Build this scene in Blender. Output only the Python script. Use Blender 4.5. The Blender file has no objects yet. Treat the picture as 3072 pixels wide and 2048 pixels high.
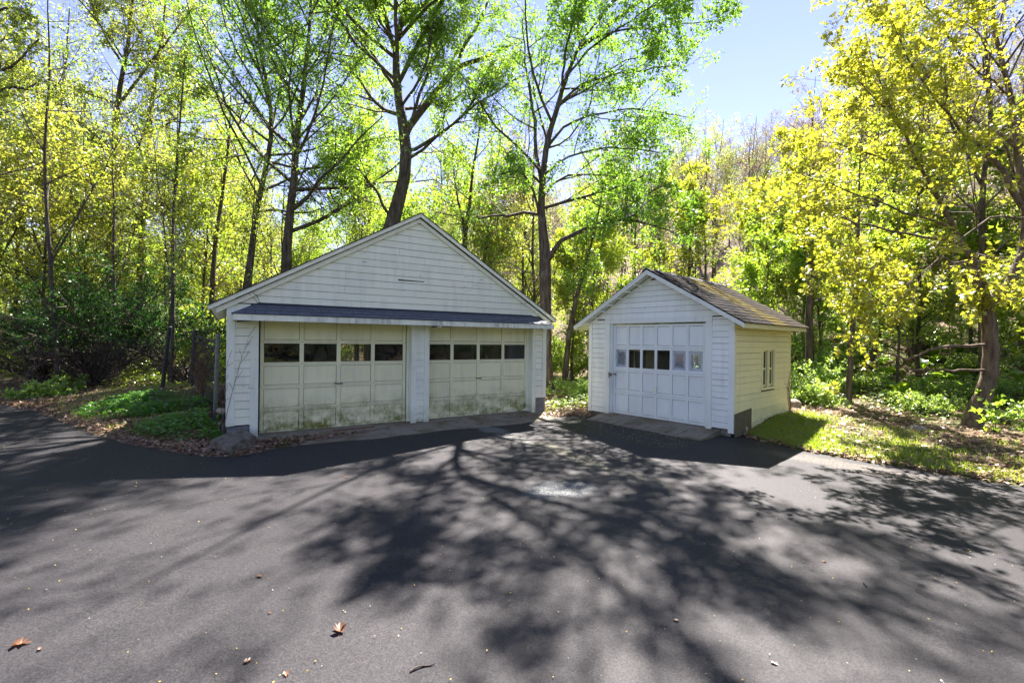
import bpy, math, random
import numpy as np
from mathutils import Vector, Matrix

random.seed(7)
RNG = np.random.default_rng(11)
SC = bpy.context.scene
COL = SC.collection

# ------------------------------------------------------------------ camera
cam_data = bpy.data.cameras.new('camera')
cam = bpy.data.objects.new('camera', cam_data)
COL.objects.link(cam)
cam_data.sensor_fit = 'HORIZONTAL'
cam_data.sensor_width = 36.0
cam_data.lens = 36.0 * 1365 / 3072
cam_data.clip_start = 0.05
cam_data.clip_end = 2000
_p, _r = -0.0018, 0.0113
_fw = Vector((0, math.cos(_p), math.sin(_p)))
_up = Vector((0, -math.sin(_p), math.cos(_p)))
_rt = Vector((1, 0, 0))
# image rolled clockwise by _r, so the camera is rolled the other way
rt = _rt * math.cos(_r) + _up * math.sin(_r)
up = -_rt * math.sin(_r) + _up * math.cos(_r)
cam.matrix_world = Matrix(((rt.x, up.x, -_fw.x, 0), (rt.y, up.y, -_fw.y, 0), (rt.z, up.z, -_fw.z, 1.765), (0, 0, 0, 1)))
SC.camera = cam

# ------------------------------------------------------------------ light
SUN_DIR = Vector((0.24, 0.78, 1.0)).normalized()          # towards the sun
SUN_EL = math.asin(SUN_DIR.z)
SUN_AZ = math.atan2(SUN_DIR.x, SUN_DIR.y)                 # clockwise from +Y
world = bpy.data.worlds.new('World')
SC.world = world
world.use_nodes = True
wn, wl = world.node_tree.nodes, world.node_tree.links
wn.clear()
w_out = wn.new('ShaderNodeOutputWorld'); w_bg = wn.new('ShaderNodeBackground'); w_sky = wn.new('ShaderNodeTexSky')
w_sky.sky_type = 'NISHITA'
w_sky.sun_disc = False
w_sky.sun_elevation = SUN_EL
w_sky.sun_rotation = SUN_AZ
w_sky.air_density = 0.8
w_sky.dust_density = 0.0
w_sky.ozone_density = 5.0
w_bg.inputs['Strength'].default_value = 0.097
w_tint = wn.new('ShaderNodeMix'); w_tint.data_type = 'RGBA'; w_tint.blend_type = 'MULTIPLY'; w_tint.inputs[0].default_value = 1.0
w_tint.inputs[7].default_value = (0.89, 0.60, 0.57, 1)   # white balance of the photograph
wl.new(w_sky.outputs[0], w_tint.inputs[6]); wl.new(w_tint.outputs[2], w_bg.inputs['Color']); wl.new(w_bg.outputs[0], w_out.inputs['Surface'])
sun_data = bpy.data.lights.new('sun', 'SUN')
sun_data.energy = 5.0
sun_data.angle = math.radians(0.53)
sun_data.color = (1.0, 0.92, 0.86)
sun = bpy.data.objects.new('sun', sun_data)
COL.objects.link(sun)
sun.rotation_euler = (-SUN_DIR).to_track_quat('-Z', 'Y').to_euler()
sun.location = (0, 0, 40)
vs = SC.view_settings
vs.view_transform = 'Standard'
vs.look = 'None'
vs.gamma = 1.0
vs.use_curve_mapping = False
vs.exposure = 2.58
SC.cycles.denoising_prefilter = 'ACCURATE'
SC.cycles.max_bounces = 8
SC.cycles.diffuse_bounces = 4
SC.cycles.glossy_bounces = 3
SC.cycles.transmission_bounces = 6
SC.cycles.transparent_max_bounces = 10
SC.cycles.caustics_reflective = False
SC.cycles.caustics_refractive = False
SC.cycles.sample_clamp_indirect = 6.0

# ------------------------------------------------------------------ helpers: objects
def link(o, parent=None):
    COL.objects.link(o)
    if parent is not None:
        o.parent = parent
    return o

def tag(o, label=None, cat=None, group=None, kind=None):
    if label: o['label'] = label
    if cat: o['category'] = cat
    if group: o['group'] = group
    if kind: o['kind'] = kind
    return o

def thing(name, label, cat, loc=(0, 0, 0), rotz=0.0, group=None):
    o = bpy.data.objects.new(name, None)
    o.empty_display_size = 0.3
    o.location = loc
    o.rotation_euler = (0, 0, rotz)
    link(o)
    return tag(o, label, cat, group)

def np_mesh(name, V, tris=None, quads=None, mats=(), tri_mat=None, quad_mat=None, smooth=False):
    V = np.asarray(V, dtype=np.float32).reshape(-1, 3)
    nt = 0 if tris is None else len(tris)
    nq = 0 if quads is None else len(quads)
    me = bpy.data.meshes.new(name)
    me.vertices.add(len(V))
    me.vertices.foreach_set('co', V.ravel())
    idx = []
    if nt: idx.append(np.asarray(tris, dtype=np.int32).ravel())
    if nq: idx.append(np.asarray(quads, dtype=np.int32).ravel())
    idx = np.concatenate(idx)
    me.loops.add(len(idx))
    me.loops.foreach_set('vertex_index', idx)
    me.polygons.add(nt + nq)
    tot = np.concatenate([np.full(nt, 3, np.int32), np.full(nq, 4, np.int32)])
    start = np.concatenate([[0], np.cumsum(tot)[:-1]]).astype(np.int32)
    me.polygons.foreach_set('loop_start', start)
    try:
        me.polygons.foreach_set('loop_total', tot)
    except Exception:
        pass
    for m in mats:
        me.materials.append(m)
    if tri_mat is not None or quad_mat is not None:
        mi = np.concatenate([np.zeros(nt, np.int32) if tri_mat is None else np.asarray(tri_mat, np.int32),
                             np.zeros(nq, np.int32) if quad_mat is None else np.asarray(quad_mat, np.int32)])
        me.polygons.foreach_set('material_index', mi)
    if smooth:
        me.polygons.foreach_set('use_smooth', np.ones(nt + nq, dtype=bool))
    me.update(calc_edges=True)
    return me

def obj(name, me, parent=None, loc=(0, 0, 0), rot=(0, 0, 0)):
    o = bpy.data.objects.new(name, me)
    o.location = loc
    o.rotation_euler = rot
    return link(o, parent)

def copy_tree(src, parent=None):
    c = src.copy()
    COL.objects.link(c)
    if parent is not None:
        c.parent = parent
        c.matrix_parent_inverse = src.matrix_parent_inverse.copy()
    for ch in list(src.children):
        copy_tree(ch, c)
    return c

class MB:
    """collects solids, builds one mesh"""
    def __init__(self):
        self.V = []; self.F = []
    def hexa(self, P):
        """8 points: bottom loop 0-3 counterclockwise seen from above, top loop 4-7"""
        b = len(self.V)
        self.V += [tuple(p) for p in P]
        self.F += [(b, b+3, b+2, b+1), (b+4, b+5, b+6, b+7)]
        for i in range(4):
            j = (i+1) % 4
            self.F.append((b+i, b+j, b+4+j, b+4+i))
        return self
    def box(self, x0, x1, y0, y1, z0, z1):
        return self.hexa([(x0, y0, z0), (x1, y0, z0), (x1, y1, z0), (x0, y1, z0),
                          (x0, y0, z1), (x1, y0, z1), (x1, y1, z1), (x0, y1, z1)])
    def prism(self, poly, y0, y1):
        """poly in (x,z), counterclockwise seen from -y; extruded y0..y1"""
        n = len(poly); b = len(self.V)
        self.V += [(p[0], y0, p[1]) for p in poly] + [(p[0], y1, p[1]) for p in poly]
        self.F.append(tuple(b+i for i in range(n)))
        self.F.append(tuple(b+n+i for i in reversed(range(n))))
        for i in range(n):
            j = (i+1) % n
            self.F.append((b+j, b+i, b+n+i, b+n+j))
        return self
    def tube(self, pts, radii, sides=8, cap=True):
        pts = [Vector(p) for p in pts]
        b = len(self.V); n = len(pts)
        t0 = (pts[1]-pts[0]).normalized()
        ref = t0.orthogonal().normalized()
        for i in range(n):
            t = (pts[min(i+1, n-1)] - pts[max(i-1, 0)]).normalized()
            a = (ref - t*ref.dot(t)).normalized(); c = t.cross(a)
            r = radii if isinstance(radii, (int, float)) else radii[i]
            for k in range(sides):
                an = 2*math.pi*k/sides
                self.V.append(tuple(pts[i] + (a*math.cos(an)+c*math.sin(an))*r))
        for i in range(n-1):
            for k in range(sides):
                k2 = (k+1) % sides
                self.F.append((b+i*sides+k, b+i*sides+k2, b+(i+1)*sides+k2, b+(i+1)*sides+k))
        if cap:
            self.F.append(tuple(b+k for k in reversed(range(sides))))
            self.F.append(tuple(b+(n-1)*sides+k for k in range(sides)))
        return self
    def mesh(self, name, mat, smooth=False):
        me = bpy.data.meshes.new(name)
        me.from_pydata(self.V, [], self.F)
        me.materials.append(mat)
        if smooth:
            me.polygons.foreach_set('use_smooth', np.ones(len(me.polygons), dtype=bool))
        me.update()
        return me
    def build(self, name, mat, parent=None, loc=(0, 0, 0), rot=(0, 0, 0), smooth=False):
        return obj(name, self.mesh(name, mat, smooth), parent, loc, rot)

# ------------------------------------------------------------------ helpers: materials
def new_mat(name):
    m = bpy.data.materials.new(name)
    m.use_nodes = True
    nt = m.node_tree
    nt.nodes.clear()
    out = nt.nodes.new('ShaderNodeOutputMaterial')
    return m, nt, out

class NG:
    """tiny node-graph helper"""
    def __init__(self, nt): self.nt = nt
    def n(self, kind, **kw):
        nd = self.nt.nodes.new(kind)
        for k, v in kw.items(): setattr(nd, k, v)
        return nd
    def l(self, a, b): self.nt.links.new(a, b)
    def val(self, sock, v):
        if hasattr(v, 'links') or hasattr(v, 'is_output'): self.l(v, sock)
        else: sock.default_value = v
    def noise(self, vec, scale, detail=3, rough=0.55, dist=0.0):
        nd = self.n('ShaderNodeTexNoise')
        if vec is not None: self.l(vec, nd.inputs['Vector'])
        nd.inputs['Scale'].default_value = scale
        nd.inputs['Detail'].default_value = detail
        nd.inputs['Roughness'].default_value = rough
        nd.inputs['Distortion'].default_value = dist
        return nd.outputs['Fac']
    def ramp(self, fac, stops, interp='LINEAR'):
        nd = self.n('ShaderNodeValToRGB')
        nd.color_ramp.interpolation = interp
        el = nd.color_ramp.elements
        while len(el) < len(stops): el.new(0.5)
        for e, (p, c) in zip(el, stops):
            e.position = p
            e.color = (c, c, c, 1) if isinstance(c, (int, float)) else (*c, 1)
        self.l(fac, nd.inputs['Fac'])
        return nd.outputs['Color']
    def mix(self, fac, a, b):
        nd = self.n('ShaderNodeMix', data_type='RGBA')
        self.val(nd.inputs[0], fac)
        for s, v in ((nd.inputs[6], a), (nd.inputs[7], b)):
            if isinstance(v, tuple): s.default_value = (*v, 1)
            else: self.l(v, s)
        return nd.outputs[2]
    def math(self, op, a, b=None, clamp=False):
        nd = self.n('ShaderNodeMath', operation=op)
        nd.use_clamp = clamp
        self.val(nd.inputs[0], a)
        if b is not None: self.val(nd.inputs[1], b)
        return nd.outputs[0]
    def mapr(self, v, a, b, c=0.0, d=1.0):
        nd = self.n('ShaderNodeMapRange')
        self.l(v, nd.inputs[0])
        for i, x in enumerate((a, b, c, d)): nd.inputs[i+1].default_value = x
        return nd.outputs[0]
    def scale(self, vec, s):
        nd = self.n('ShaderNodeMapping')
        self.l(vec, nd.inputs['Vector'])
        nd.inputs['Scale'].default_value = s
        return nd.outputs[0]
    def bump(self, h, strength, dist=0.01):
        nd = self.n('ShaderNodeBump')
        self.l(h, nd.inputs['Height'])
        nd.inputs['Strength'].default_value = strength
        nd.inputs['Distance'].default_value = dist
        return nd.outputs[0]
    def principled(self, out, color, rough, normal=None, spec=0.4):
        b = self.n('ShaderNodeBsdfPrincipled')
        for s, v in ((b.inputs['Base Color'], color), (b.inputs['Roughness'], rough)):
            if isinstance(v, tuple): s.default_value = (*v, 1)
            elif isinstance(v, (int, float)): s.default_value = v
            else: self.l(v, s)
        b.inputs['Specular IOR Level'].default_value = spec
        if normal is not None: self.l(normal, b.inputs['Normal'])
        self.l(b.outputs[0], out.inputs['Surface'])
        return b

def pos_of(g):
    return g.n('ShaderNodeNewGeometry').outputs['Position']

def paint_mat(name, base, algae=0.0, chips=0.5, grime=0.5, algae_top=0.55):
    m, nt, out = new_mat(name); g = NG(nt)
    pos = pos_of(g)
    oi = g.n('ShaderNodeObjectInfo')
    col = g.mix(g.ramp(oi.outputs['Random'], [(0, 0.0), (1, 1.0)]), base, tuple(c*0.93 for c in base))
    # broad weathering and vertical water streaks
    big = g.noise(pos, 1.7, 4, 0.6)
    streak = g.noise(g.scale(pos, (9, 9, 0.9)), 1.0, 4, 0.6)
    gr = g.math('MULTIPLY', g.ramp(big, [(0.36, 0.0), (0.70, 1.0)]), g.ramp(streak, [(0.35, 0.0), (0.75, 1.0)]))
    col = g.mix(g.math('MULTIPLY', gr, grime), col, (0.40, 0.40, 0.33))
    speck = g.noise(pos, 38, 3, 0.6)
    col = g.mix(g.math('MULTIPLY', g.ramp(speck, [(0.60, 0.0), (0.78, 1.0)]), 0.35*grime), col, (0.33, 0.33, 0.28))
    # paint flaked to grey wood
    ch = g.noise(g.scale(pos, (2.2, 2.2, 16)), 2.2, 5, 0.7)
    ch2 = g.noise(pos, 0.9, 2, 0.5)
    chm = g.math('MULTIPLY', g.ramp(ch, [(0.645, 0.0), (0.67, 1.0)]), g.ramp(ch2, [(0.42, 0.0), (0.55, 1.0)]))
    col = g.mix(g.math('MULTIPLY', chm, chips), col, (0.20, 0.175, 0.14))
    if algae > 0:
        sep = g.n('ShaderNodeSeparateXYZ'); g.l(pos, sep.inputs[0])
        zf = g.mapr(sep.outputs['Z'], algae_top, 0.08, 0.0, 1.0)
        an = g.noise(g.scale(pos, (1.3, 1.3, 2.2)), 1.6, 5, 0.65)
        an2 = g.noise(g.scale(pos, (22, 22, 9)), 1.0, 4, 0.7)
        a = g.math('MULTIPLY', g.math('MULTIPLY', zf, g.ramp(an, [(0.40, 0.0), (0.62, 1.0)])), g.ramp(an2, [(0.25, 0.25), (0.62, 1.0)]))
        col = g.mix(g.math('MULTIPLY', a, algae, True), col, (0.21, 0.21, 0.05))
    h = g.math('ADD', g.noise(g.scale(pos, (3, 3, 30)), 3.0, 4, 0.6), g.math('MULTIPLY', chm, -0.6))
    g.principled(out, col, 0.55, g.bump(h, 0.25, 0.006), 0.3)
    return m

def simple_mat(name, c0, c1, scale, rough=0.8, bump=0.3, bdist=0.01, stretch=(1, 1, 1), spec=0.3, thr=(0.35, 0.68), metal=0.0, local=False):
    m, nt, out = new_mat(name); g = NG(nt)
    pos = g.n('ShaderNodeTexCoord').outputs['Object'] if local else pos_of(g)
    v = g.scale(pos, stretch)
    f = g.noise(v, scale, 5, 0.6)
    col = g.mix(g.ramp(f, [(thr[0], 0.0), (thr[1], 1.0)]), c0, c1)
    oi = g.n('ShaderNodeObjectInfo')
    col = g.mix(g.math('MULTIPLY', oi.outputs['Random'], 0.35), col, tuple(c*0.6 for c in c0))
    f2 = g.noise(v, scale*4, 4, 0.6)
    b = g.principled(out, col, rough, g.bump(f2, bump, bdist), spec)
    b.inputs['Metallic'].default_value = metal
    return m

def leaf_mat(name, refl, trans, refl2, trans2, var=1.0, gloss=0.06):
    """two leaf colours mixed leaf by leaf; light passes through the blade"""
    m, nt, out = new_mat(name); g = NG(nt)
    geo = g.n('ShaderNodeNewGeometry')
    oi = g.n('ShaderNodeObjectInfo')
    f = g.math('ADD', g.math('MULTIPLY', geo.outputs['Random Per Island'], 0.5*var), g.math('MULTIPLY', oi.outputs['Random'], 0.5*var), True)
    d = g.n('ShaderNodeBsdfDiffuse'); t = g.n('ShaderNodeBsdfTranslucent')
    g.l(g.mix(f, refl, refl2), d.inputs['Color'])
    g.l(g.mix(f, trans, trans2), t.inputs['Color'])
    add = g.n('ShaderNodeAddShader')
    g.l(d.outputs[0], add.inputs[0]); g.l(t.outputs[0], add.inputs[1])
    gl = g.n('ShaderNodeBsdfGlossy'); gl.inputs['Roughness'].default_value = 0.38
    gl.inputs['Color'].default_value = (0.9, 0.95, 0.9, 1)
    mx = g.n('ShaderNodeMixShader'); mx.inputs[0].default_value = gloss
    g.l(add.outputs[0], mx.inputs[1]); g.l(gl.outputs[0], mx.inputs[2])
    g.l(mx.outputs[0], out.inputs['Surface'])
    return m

def glass_mat(name, tint=0.8, dirt=0.25, rough=0.03, dirt_col=(0.45, 0.46, 0.42)):
    m, nt, out = new_mat(name); g = NG(nt)
    pos = pos_of(g)
    tr = g.n('ShaderNodeBsdfTransparent'); tr.inputs['Color'].default_value = (tint, tint, tint*0.97, 1)
    gl = g.n('ShaderNodeBsdfGlossy'); gl.inputs['Roughness'].default_value = rough
    nb = g.bump(g.noise(pos, 3.0, 2, 0.5), 0.12, 0.02)
    g.l(nb, gl.inputs['Normal'])
    fr = g.n('ShaderNodeFresnel'); fr.inputs['IOR'].default_value = 1.45
    mx = g.n('ShaderNodeMixShader')
    g.l(fr.outputs[0], mx.inputs[0]); g.l(tr.outputs[0], mx.inputs[1]); g.l(gl.outputs[0], mx.inputs[2])
    df = g.n('ShaderNodeBsdfDiffuse'); df.inputs['Color'].default_value = (*dirt_col, 1)
    mx2 = g.n('ShaderNodeMixShader')
    f = g.math('MULTIPLY', g.ramp(g.noise(pos, 6, 5, 0.65), [(0.4, 0.0), (0.8, 1.0)]), dirt)
    g.l(f, mx2.inputs[0]); g.l(mx.outputs[0], mx2.inputs[1]); g.l(df.outputs[0], mx2.inputs[2])
    g.l(mx2.outputs[0], out.inputs['Surface'])
    return m

def fogged_mat(name, hw, hh):
    """pane with white film that thins towards the middle (old spray paint on its edges); local coords centred on the pane"""
    m, nt, out = new_mat(name); g = NG(nt)
    oc = g.n('ShaderNodeTexCoord').outputs['Object']
    sep = g.n('ShaderNodeSeparateXYZ'); g.l(oc, sep.inputs[0])
    ax = g.math('DIVIDE', g.math('ABSOLUTE', sep.outputs['X']), hw)
    az = g.math('DIVIDE', g.math('ABSOLUTE', sep.outputs['Z']), hh)
    d = g.math('MAXIMUM', ax, az)
    nz = g.noise(pos_of(g), 9, 4, 0.6)
    d = g.math('ADD', d, g.math('MULTIPLY', g.math('SUBTRACT', nz, 0.5), 0.55))
    f = g.ramp(d, [(0.55, 0.22), (0.98, 0.92)])
    tr = g.n('ShaderNodeBsdfTransparent'); tr.inputs['Color'].default_value = (0.6, 0.65, 0.7, 1)
    gl = g.n('ShaderNodeBsdfGlossy'); gl.inputs['Roughness'].default_value = 0.05
    mx = g.n('ShaderNodeMixShader'); mx.inputs[0].default_value = 0.08
    g.l(tr.outputs[0], mx.inputs[1]); g.l(gl.outputs[0], mx.inputs[2])
    df = g.n('ShaderNodeBsdfDiffuse'); df.inputs['Color'].default_value = (0.62, 0.66, 0.70, 1)
    mx2 = g.n('ShaderNodeMixShader')
    g.l(f, mx2.inputs[0]); g.l(mx.outputs[0], mx2.inputs[1]); g.l(df.outputs[0], mx2.inputs[2])
    g.l(mx2.outputs[0], out.inputs['Surface'])
    return m

M = {}
WHITE = (0.92, 0.92, 0.71)
M['paint'] = paint_mat('weathered_white_paint', WHITE, 0.0, 1.0, 0.45)
M['paint_trim'] = paint_mat('white_trim_paint', (0.90, 0.92, 0.74), 0.6, 0.6, 0.45, 0.40)
M['paint_visor'] = paint_mat('stained_fascia_paint', (0.90, 0.92, 0.72), 0.0, 1.0, 1.6)
M['paint_door'] = paint_mat('garage_door_paint', (0.93, 0.90, 0.57), 1.3, 0.35, 0.4, 0.70)
M['paint_shed'] = paint_mat('shed_white_paint', (0.89, 0.92, 0.82), 0.25, 0.8, 0.4, 0.25)
M['paint_shed_bounce'] = paint_mat('shed_paint_bounce_tint', (0.92, 0.88, 0.50), 0.5, 0.5, 0.4, 0.45)  # same paint as the front, with warm bounce light put into its colour
M['paint_shed_door'] = paint_mat('shed_door_paint', (0.88, 0.92, 0.84), 0.15, 0.25, 0.3, 0.2)
M['glass'] = glass_mat('old_window_glass', 0.8, 0.10)
M['glass_clear'] = glass_mat('thin_window_glass', 0.9, 0.05)
M['dark_wood'] = simple_mat('bare_dark_wood', (0.055, 0.04, 0.03), (0.12, 0.09, 0.065), 9, 0.85, 0.4, 0.01, (1, 1, 0.2))
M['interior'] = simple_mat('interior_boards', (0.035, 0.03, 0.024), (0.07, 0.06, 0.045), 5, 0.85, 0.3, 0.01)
M['shingle_blue'] = simple_mat('slate_blue_shingle', (0.075, 0.088, 0.105), (0.135, 0.15, 0.175), 60, 0.8, 0.5, 0.004)
M['flashing'] = simple_mat('dark_roll_roofing', (0.018, 0.022, 0.035), (0.04, 0.045, 0.06), 40, 0.85, 0.4, 0.004)
M['shingle_teal'] = simple_mat('teal_shingle', (0.02, 0.055, 0.065), (0.04, 0.085, 0.10), 60, 0.8, 0.5, 0.004)
M['shingle_mauve'] = simple_mat('mauve_shingle', (0.16, 0.145, 0.17), (0.22, 0.20, 0.23), 60, 0.8, 0.5, 0.004)
M['roof_dark'] = simple_mat('asphalt_roof', (0.035, 0.035, 0.04), (0.07, 0.068, 0.07), 30, 0.9, 0.4, 0.005)
M['steel'] = simple_mat('galvanised_steel', (0.13, 0.14, 0.13), (0.22, 0.23, 0.21), 14, 0.5, 0.15, 0.003, metal=0.6)
M['dark_steel'] = simple_mat('weathered_dark_steel', (0.025, 0.026, 0.024), (0.06, 0.06, 0.05), 14, 0.6, 0.2, 0.003, metal=0.2)
M['brass'] = simple_mat('dull_brass', (0.12, 0.09, 0.05), (0.2, 0.16, 0.10), 30, 0.45, 0.1, 0.002, metal=0.7)
M['block'] = simple_mat('concrete_block', (0.13, 0.14, 0.15), (0.24, 0.24, 0.23), 12, 0.9, 0.5, 0.01)
M['stone'] = simple_mat('field_stone', (0.24, 0.19, 0.14), (0.42, 0.36, 0.28), 7, 0.9, 0.6, 0.02, local=True)
M['plywood'] = simple_mat('weathered_plywood', (0.10, 0.085, 0.05), (0.21, 0.18, 0.11), 6, 0.85, 0.4, 0.006, (6, 6, 0.5))
M['redwood'] = simple_mat('brown_strip_wood', (0.14, 0.06, 0.035), (0.24, 0.12, 0.07), 8, 0.8, 0.3, 0.005)
M['log'] = simple_mat('rotting_log', (0.10, 0.055, 0.035), (0.22, 0.13, 0.085), 6, 0.9, 0.6, 0.02)
M['dead_leaf'] = leaf_mat('dead_leaf', (0.10, 0.045, 0.025), (0.05, 0.02, 0.008), (0.14, 0.07, 0.04), (0.06, 0.028, 0.012), 1.0, 0.05)
M['litter'] = leaf_mat('leaf_litter', (0.17, 0.105, 0.065), (0.03, 0.02, 0.01), (0.34, 0.235, 0.16), (0.05, 0.03, 0.015), 1.0, 0.04)
M['grit'] = simple_mat('pale_grit', (0.22, 0.21, 0.20), (0.40, 0.38, 0.36), 90, 0.9, 0.1)
M['pollen'] = leaf_mat('fallen_bud_scales', (0.35, 0.30, 0.05), (0.06, 0.05, 0.01), (0.30, 0.16, 0.06), (0.05, 0.03, 0.01), 1.0, 0.03)

def bark_mat(name, c0, c1, lich=0.25):
    m, nt, out = new_mat(name); g = NG(nt)
    pos = pos_of(g)
    f = g.noise(g.scale(pos, (14, 14, 2.2)), 1.0, 5, 0.65, 0.4)
    col = g.mix(g.ramp(f, [(0.36, 0.0), (0.62, 1.0)]), c0, c1)
    lm = g.noise(pos, 2.6, 5, 0.65)
    col = g.mix(g.math('MULTIPLY', g.ramp(lm, [(0.55, 0.0), (0.66, 1.0)]), lich), col, (0.24, 0.24, 0.20))
    g.principled(out, col, 0.9, g.bump(f, 0.9, 0.03), 0.2)
    return m
M['bark'] = bark_mat('grey_brown_bark', (0.040, 0.031, 0.024), (0.14, 0.11, 0.085), 0.4)
M['bark_tan'] = bark_mat('tan_maple_bark', (0.075, 0.055, 0.036), (0.19, 0.145, 0.10), 0.2)
M['twig'] = bark_mat('twig_bark', (0.05, 0.04, 0.034), (0.12, 0.10, 0.085), 0.1)
M['twig_bare'] = bark_mat('bare_twig_bark', (0.085, 0.068, 0.066), (0.18, 0.15, 0.148), 0.1)

# leaf tints: reflect / pass-through, two ends of each kind
M['leaf_green'] = leaf_mat('maple_leaf_green', (0.045, 0.09, 0.014), (0.12, 0.25, 0.016), (0.07, 0.105, 0.016), (0.22, 0.32, 0.026))
M['leaf_yellow'] = leaf_mat('maple_leaf_yellow', (0.075, 0.105, 0.012), (0.18, 0.27, 0.016), (0.11, 0.11, 0.014), (0.36, 0.34, 0.022))
M['leaf_lime'] = leaf_mat('understory_leaf_lime', (0.06, 0.10, 0.014), (0.17, 0.31, 0.016), (0.10, 0.115, 0.018), (0.30, 0.35, 0.026))
M['leaf_olive'] = leaf_mat('young_leaf_olive', (0.07, 0.10, 0.018), (0.19, 0.28, 0.024), (0.10, 0.10, 0.022), (0.30, 0.29, 0.032))
M['leaf_bud'] = leaf_mat('red_bud', (0.10, 0.06, 0.055), (0.11, 0.06, 0.055), (0.11, 0.085, 0.05), (0.15, 0.11, 0.06))
M['leaf_budg'] = leaf_mat('green_bud', (0.09, 0.085, 0.04), (0.14, 0.14, 0.05), (0.10, 0.085, 0.04), (0.15, 0.12, 0.055))
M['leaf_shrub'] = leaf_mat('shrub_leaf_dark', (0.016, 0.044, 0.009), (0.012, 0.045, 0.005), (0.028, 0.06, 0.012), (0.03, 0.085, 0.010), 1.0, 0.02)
M['leaf_cover'] = leaf_mat('ground_cover_leaf', (0.07, 0.13, 0.03), (0.21, 0.34, 0.045), (0.10, 0.14, 0.038), (0.29, 0.37, 0.055))
M['leaf_herb'] = leaf_mat('herb_leaf', (0.03, 0.09, 0.016), (0.07, 0.20, 0.016), (0.045, 0.10, 0.018), (0.11, 0.23, 0.018), 1.0, 0.06)
M['grass'] = leaf_mat('grass_blade', (0.06, 0.12, 0.015), (0.15, 0.27, 0.015), (0.11, 0.14, 0.022), (0.26, 0.30, 0.022), 1.0, 0.04)
M['cabbage'] = leaf_mat('broad_leaf', (0.06, 0.14, 0.02), (0.20, 0.34, 0.02), (0.075, 0.15, 0.02), (0.25, 0.36, 0.02), 1.0, 0.12)

# ------------------------------------------------------------------ terrain
GO = (-4.6642, 8.4726); GA = 0.554          # garage: left end of its door line, and the way it faces
SO = (3.2263, 10.3233); SA = -0.8384        # small garage: middle of its front
def to_local(x, y, O, a):
    dx, dy = x - O[0], y - O[1]
    return dx*math.cos(a) + dy*math.sin(a), -dx*math.sin(a) + dy*math.cos(a)
def to_world(u, v, O, a):
    return O[0] + u*math.cos(a) - v*math.sin(a), O[1] + u*math.sin(a) + v*math.cos(a)

DRIVE = np.array([(-26, 20.5), (-20, 16.2), (-14.03, 12.47), (-11.45, 11.13), (-8.49, 9.11), (-6.71, 8.02), (-5.51, 7.45), (-4.78, 7.19),
                  (-4.24, 7.22), (-4.1, 7.7), (-2.0, 9.7), (0.9, 11.25), (1.6, 11.35), (2.4, 11.1), (4.66, 9.42), (4.86, 8.6), (5.15, 7.94), (5.74, 7.25),
                  (6.25, 6.68), (6.88, 6.09), (9.5, 3.6), (13, -1), (14, -12), (-26, -12)])
def poly_sd(x, y, P=DRIVE):
    """signed distance, negative inside"""
    x = np.asarray(x, float); y = np.asarray(y, float)
    d = np.full(x.shape, 1e9); ins = np.zeros(x.shape, bool)
    for i in range(len(P)):
        ax, ay = P[i]; bx, by = P[(i+1) % len(P)]
        ex, ey = bx-ax, by-ay
        t = np.clip(((x-ax)*ex + (y-ay)*ey)/(ex*ex+ey*ey), 0, 1)
        d = np.minimum(d, np.hypot(x-ax-t*ex, y-ay-t*ey))
        c = ((ay > y) != (by > y)) & (x < (bx-ax)*(y-ay)/((by-ay) if abs(by-ay) > 1e-9 else 1e-9) + ax)
        ins ^= c
    return np.where(ins, -d, d)
def rect_sd(x, y, O, a, u0, u1, v0, v1):
    u, v = to_local(x, y, O, a)
    return np.maximum(np.maximum(u0-u, u-u1), np.maximum(v0-v, v-v1))
def sstep(a, b, x):
    t = np.clip((x-a)/(b-a), 0, 1)
    return t*t*(3-2*t)
def wav(x, y):
    return (np.sin(x*0.9+1.3)*np.cos(y*0.7-0.4)*0.5 + np.sin(x*2.1-y*1.4+0.7)*0.25 + np.sin(x*3.7+y*2.9)*0.13 + np.cos(x*0.31-y*0.23)*0.6)
def ground_h(x, y):
    x = np.asarray(x, float); y = np.asarray(y, float)
    sd = poly_sd(x, y)
    out = -0.085 + np.minimum(np.maximum(sd, 0)*0.10, 0.16) + 0.045*wav(x, y)*sstep(0.15, 2.0, sd)
    # bank between fence and garage, and the bed in front of it
    out = out + 0.30*np.exp(-(((x+8.9)/2.2)**2 + ((y-12.6)/1.7)**2))
    out = out + 0.10*np.exp(-(((x+6.4)/1.6)**2 + ((y-9.2)/1.0)**2))
    # wooded slope to the right and behind
    s = np.maximum(0.8*x + 0.6*y - 13.5, 0)
    out = out + 0.45*(s - 13*(1-np.exp(-s/13))) * sstep(330, 150, np.hypot(x, y))
    # low rise behind the viewer
    out = out + 0.16*np.maximum(-y-14, 0) * sstep(300, 150, np.hypot(x, y))
    out = out + 0.5*np.sin(x*0.13+1)*np.sin(y*0.11)*sstep(14, 40, np.hypot(x, y-5))
    # drop under driveway and buildings
    h = np.where(sd < 0, -0.085 - 0.085*sstep(0.0, 0.35, -sd), out)
    g = rect_sd(x, y, GO, GA, -0.62, 6.42, -0.3, 6.05)
    h = np.where(g < 0.25, np.minimum(h, -0.16 + 0.5*np.maximum(g, 0)), h)
    q = rect_sd(x, y, SO, SA, -1.80, 1.70, 0.0, 3.28)
    h = np.where(q < 0, np.minimum(h, -0.16), h)
    return h
def gh(x, y):
    return float(ground_h(np.array([x]), np.array([y]))[0])

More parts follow.
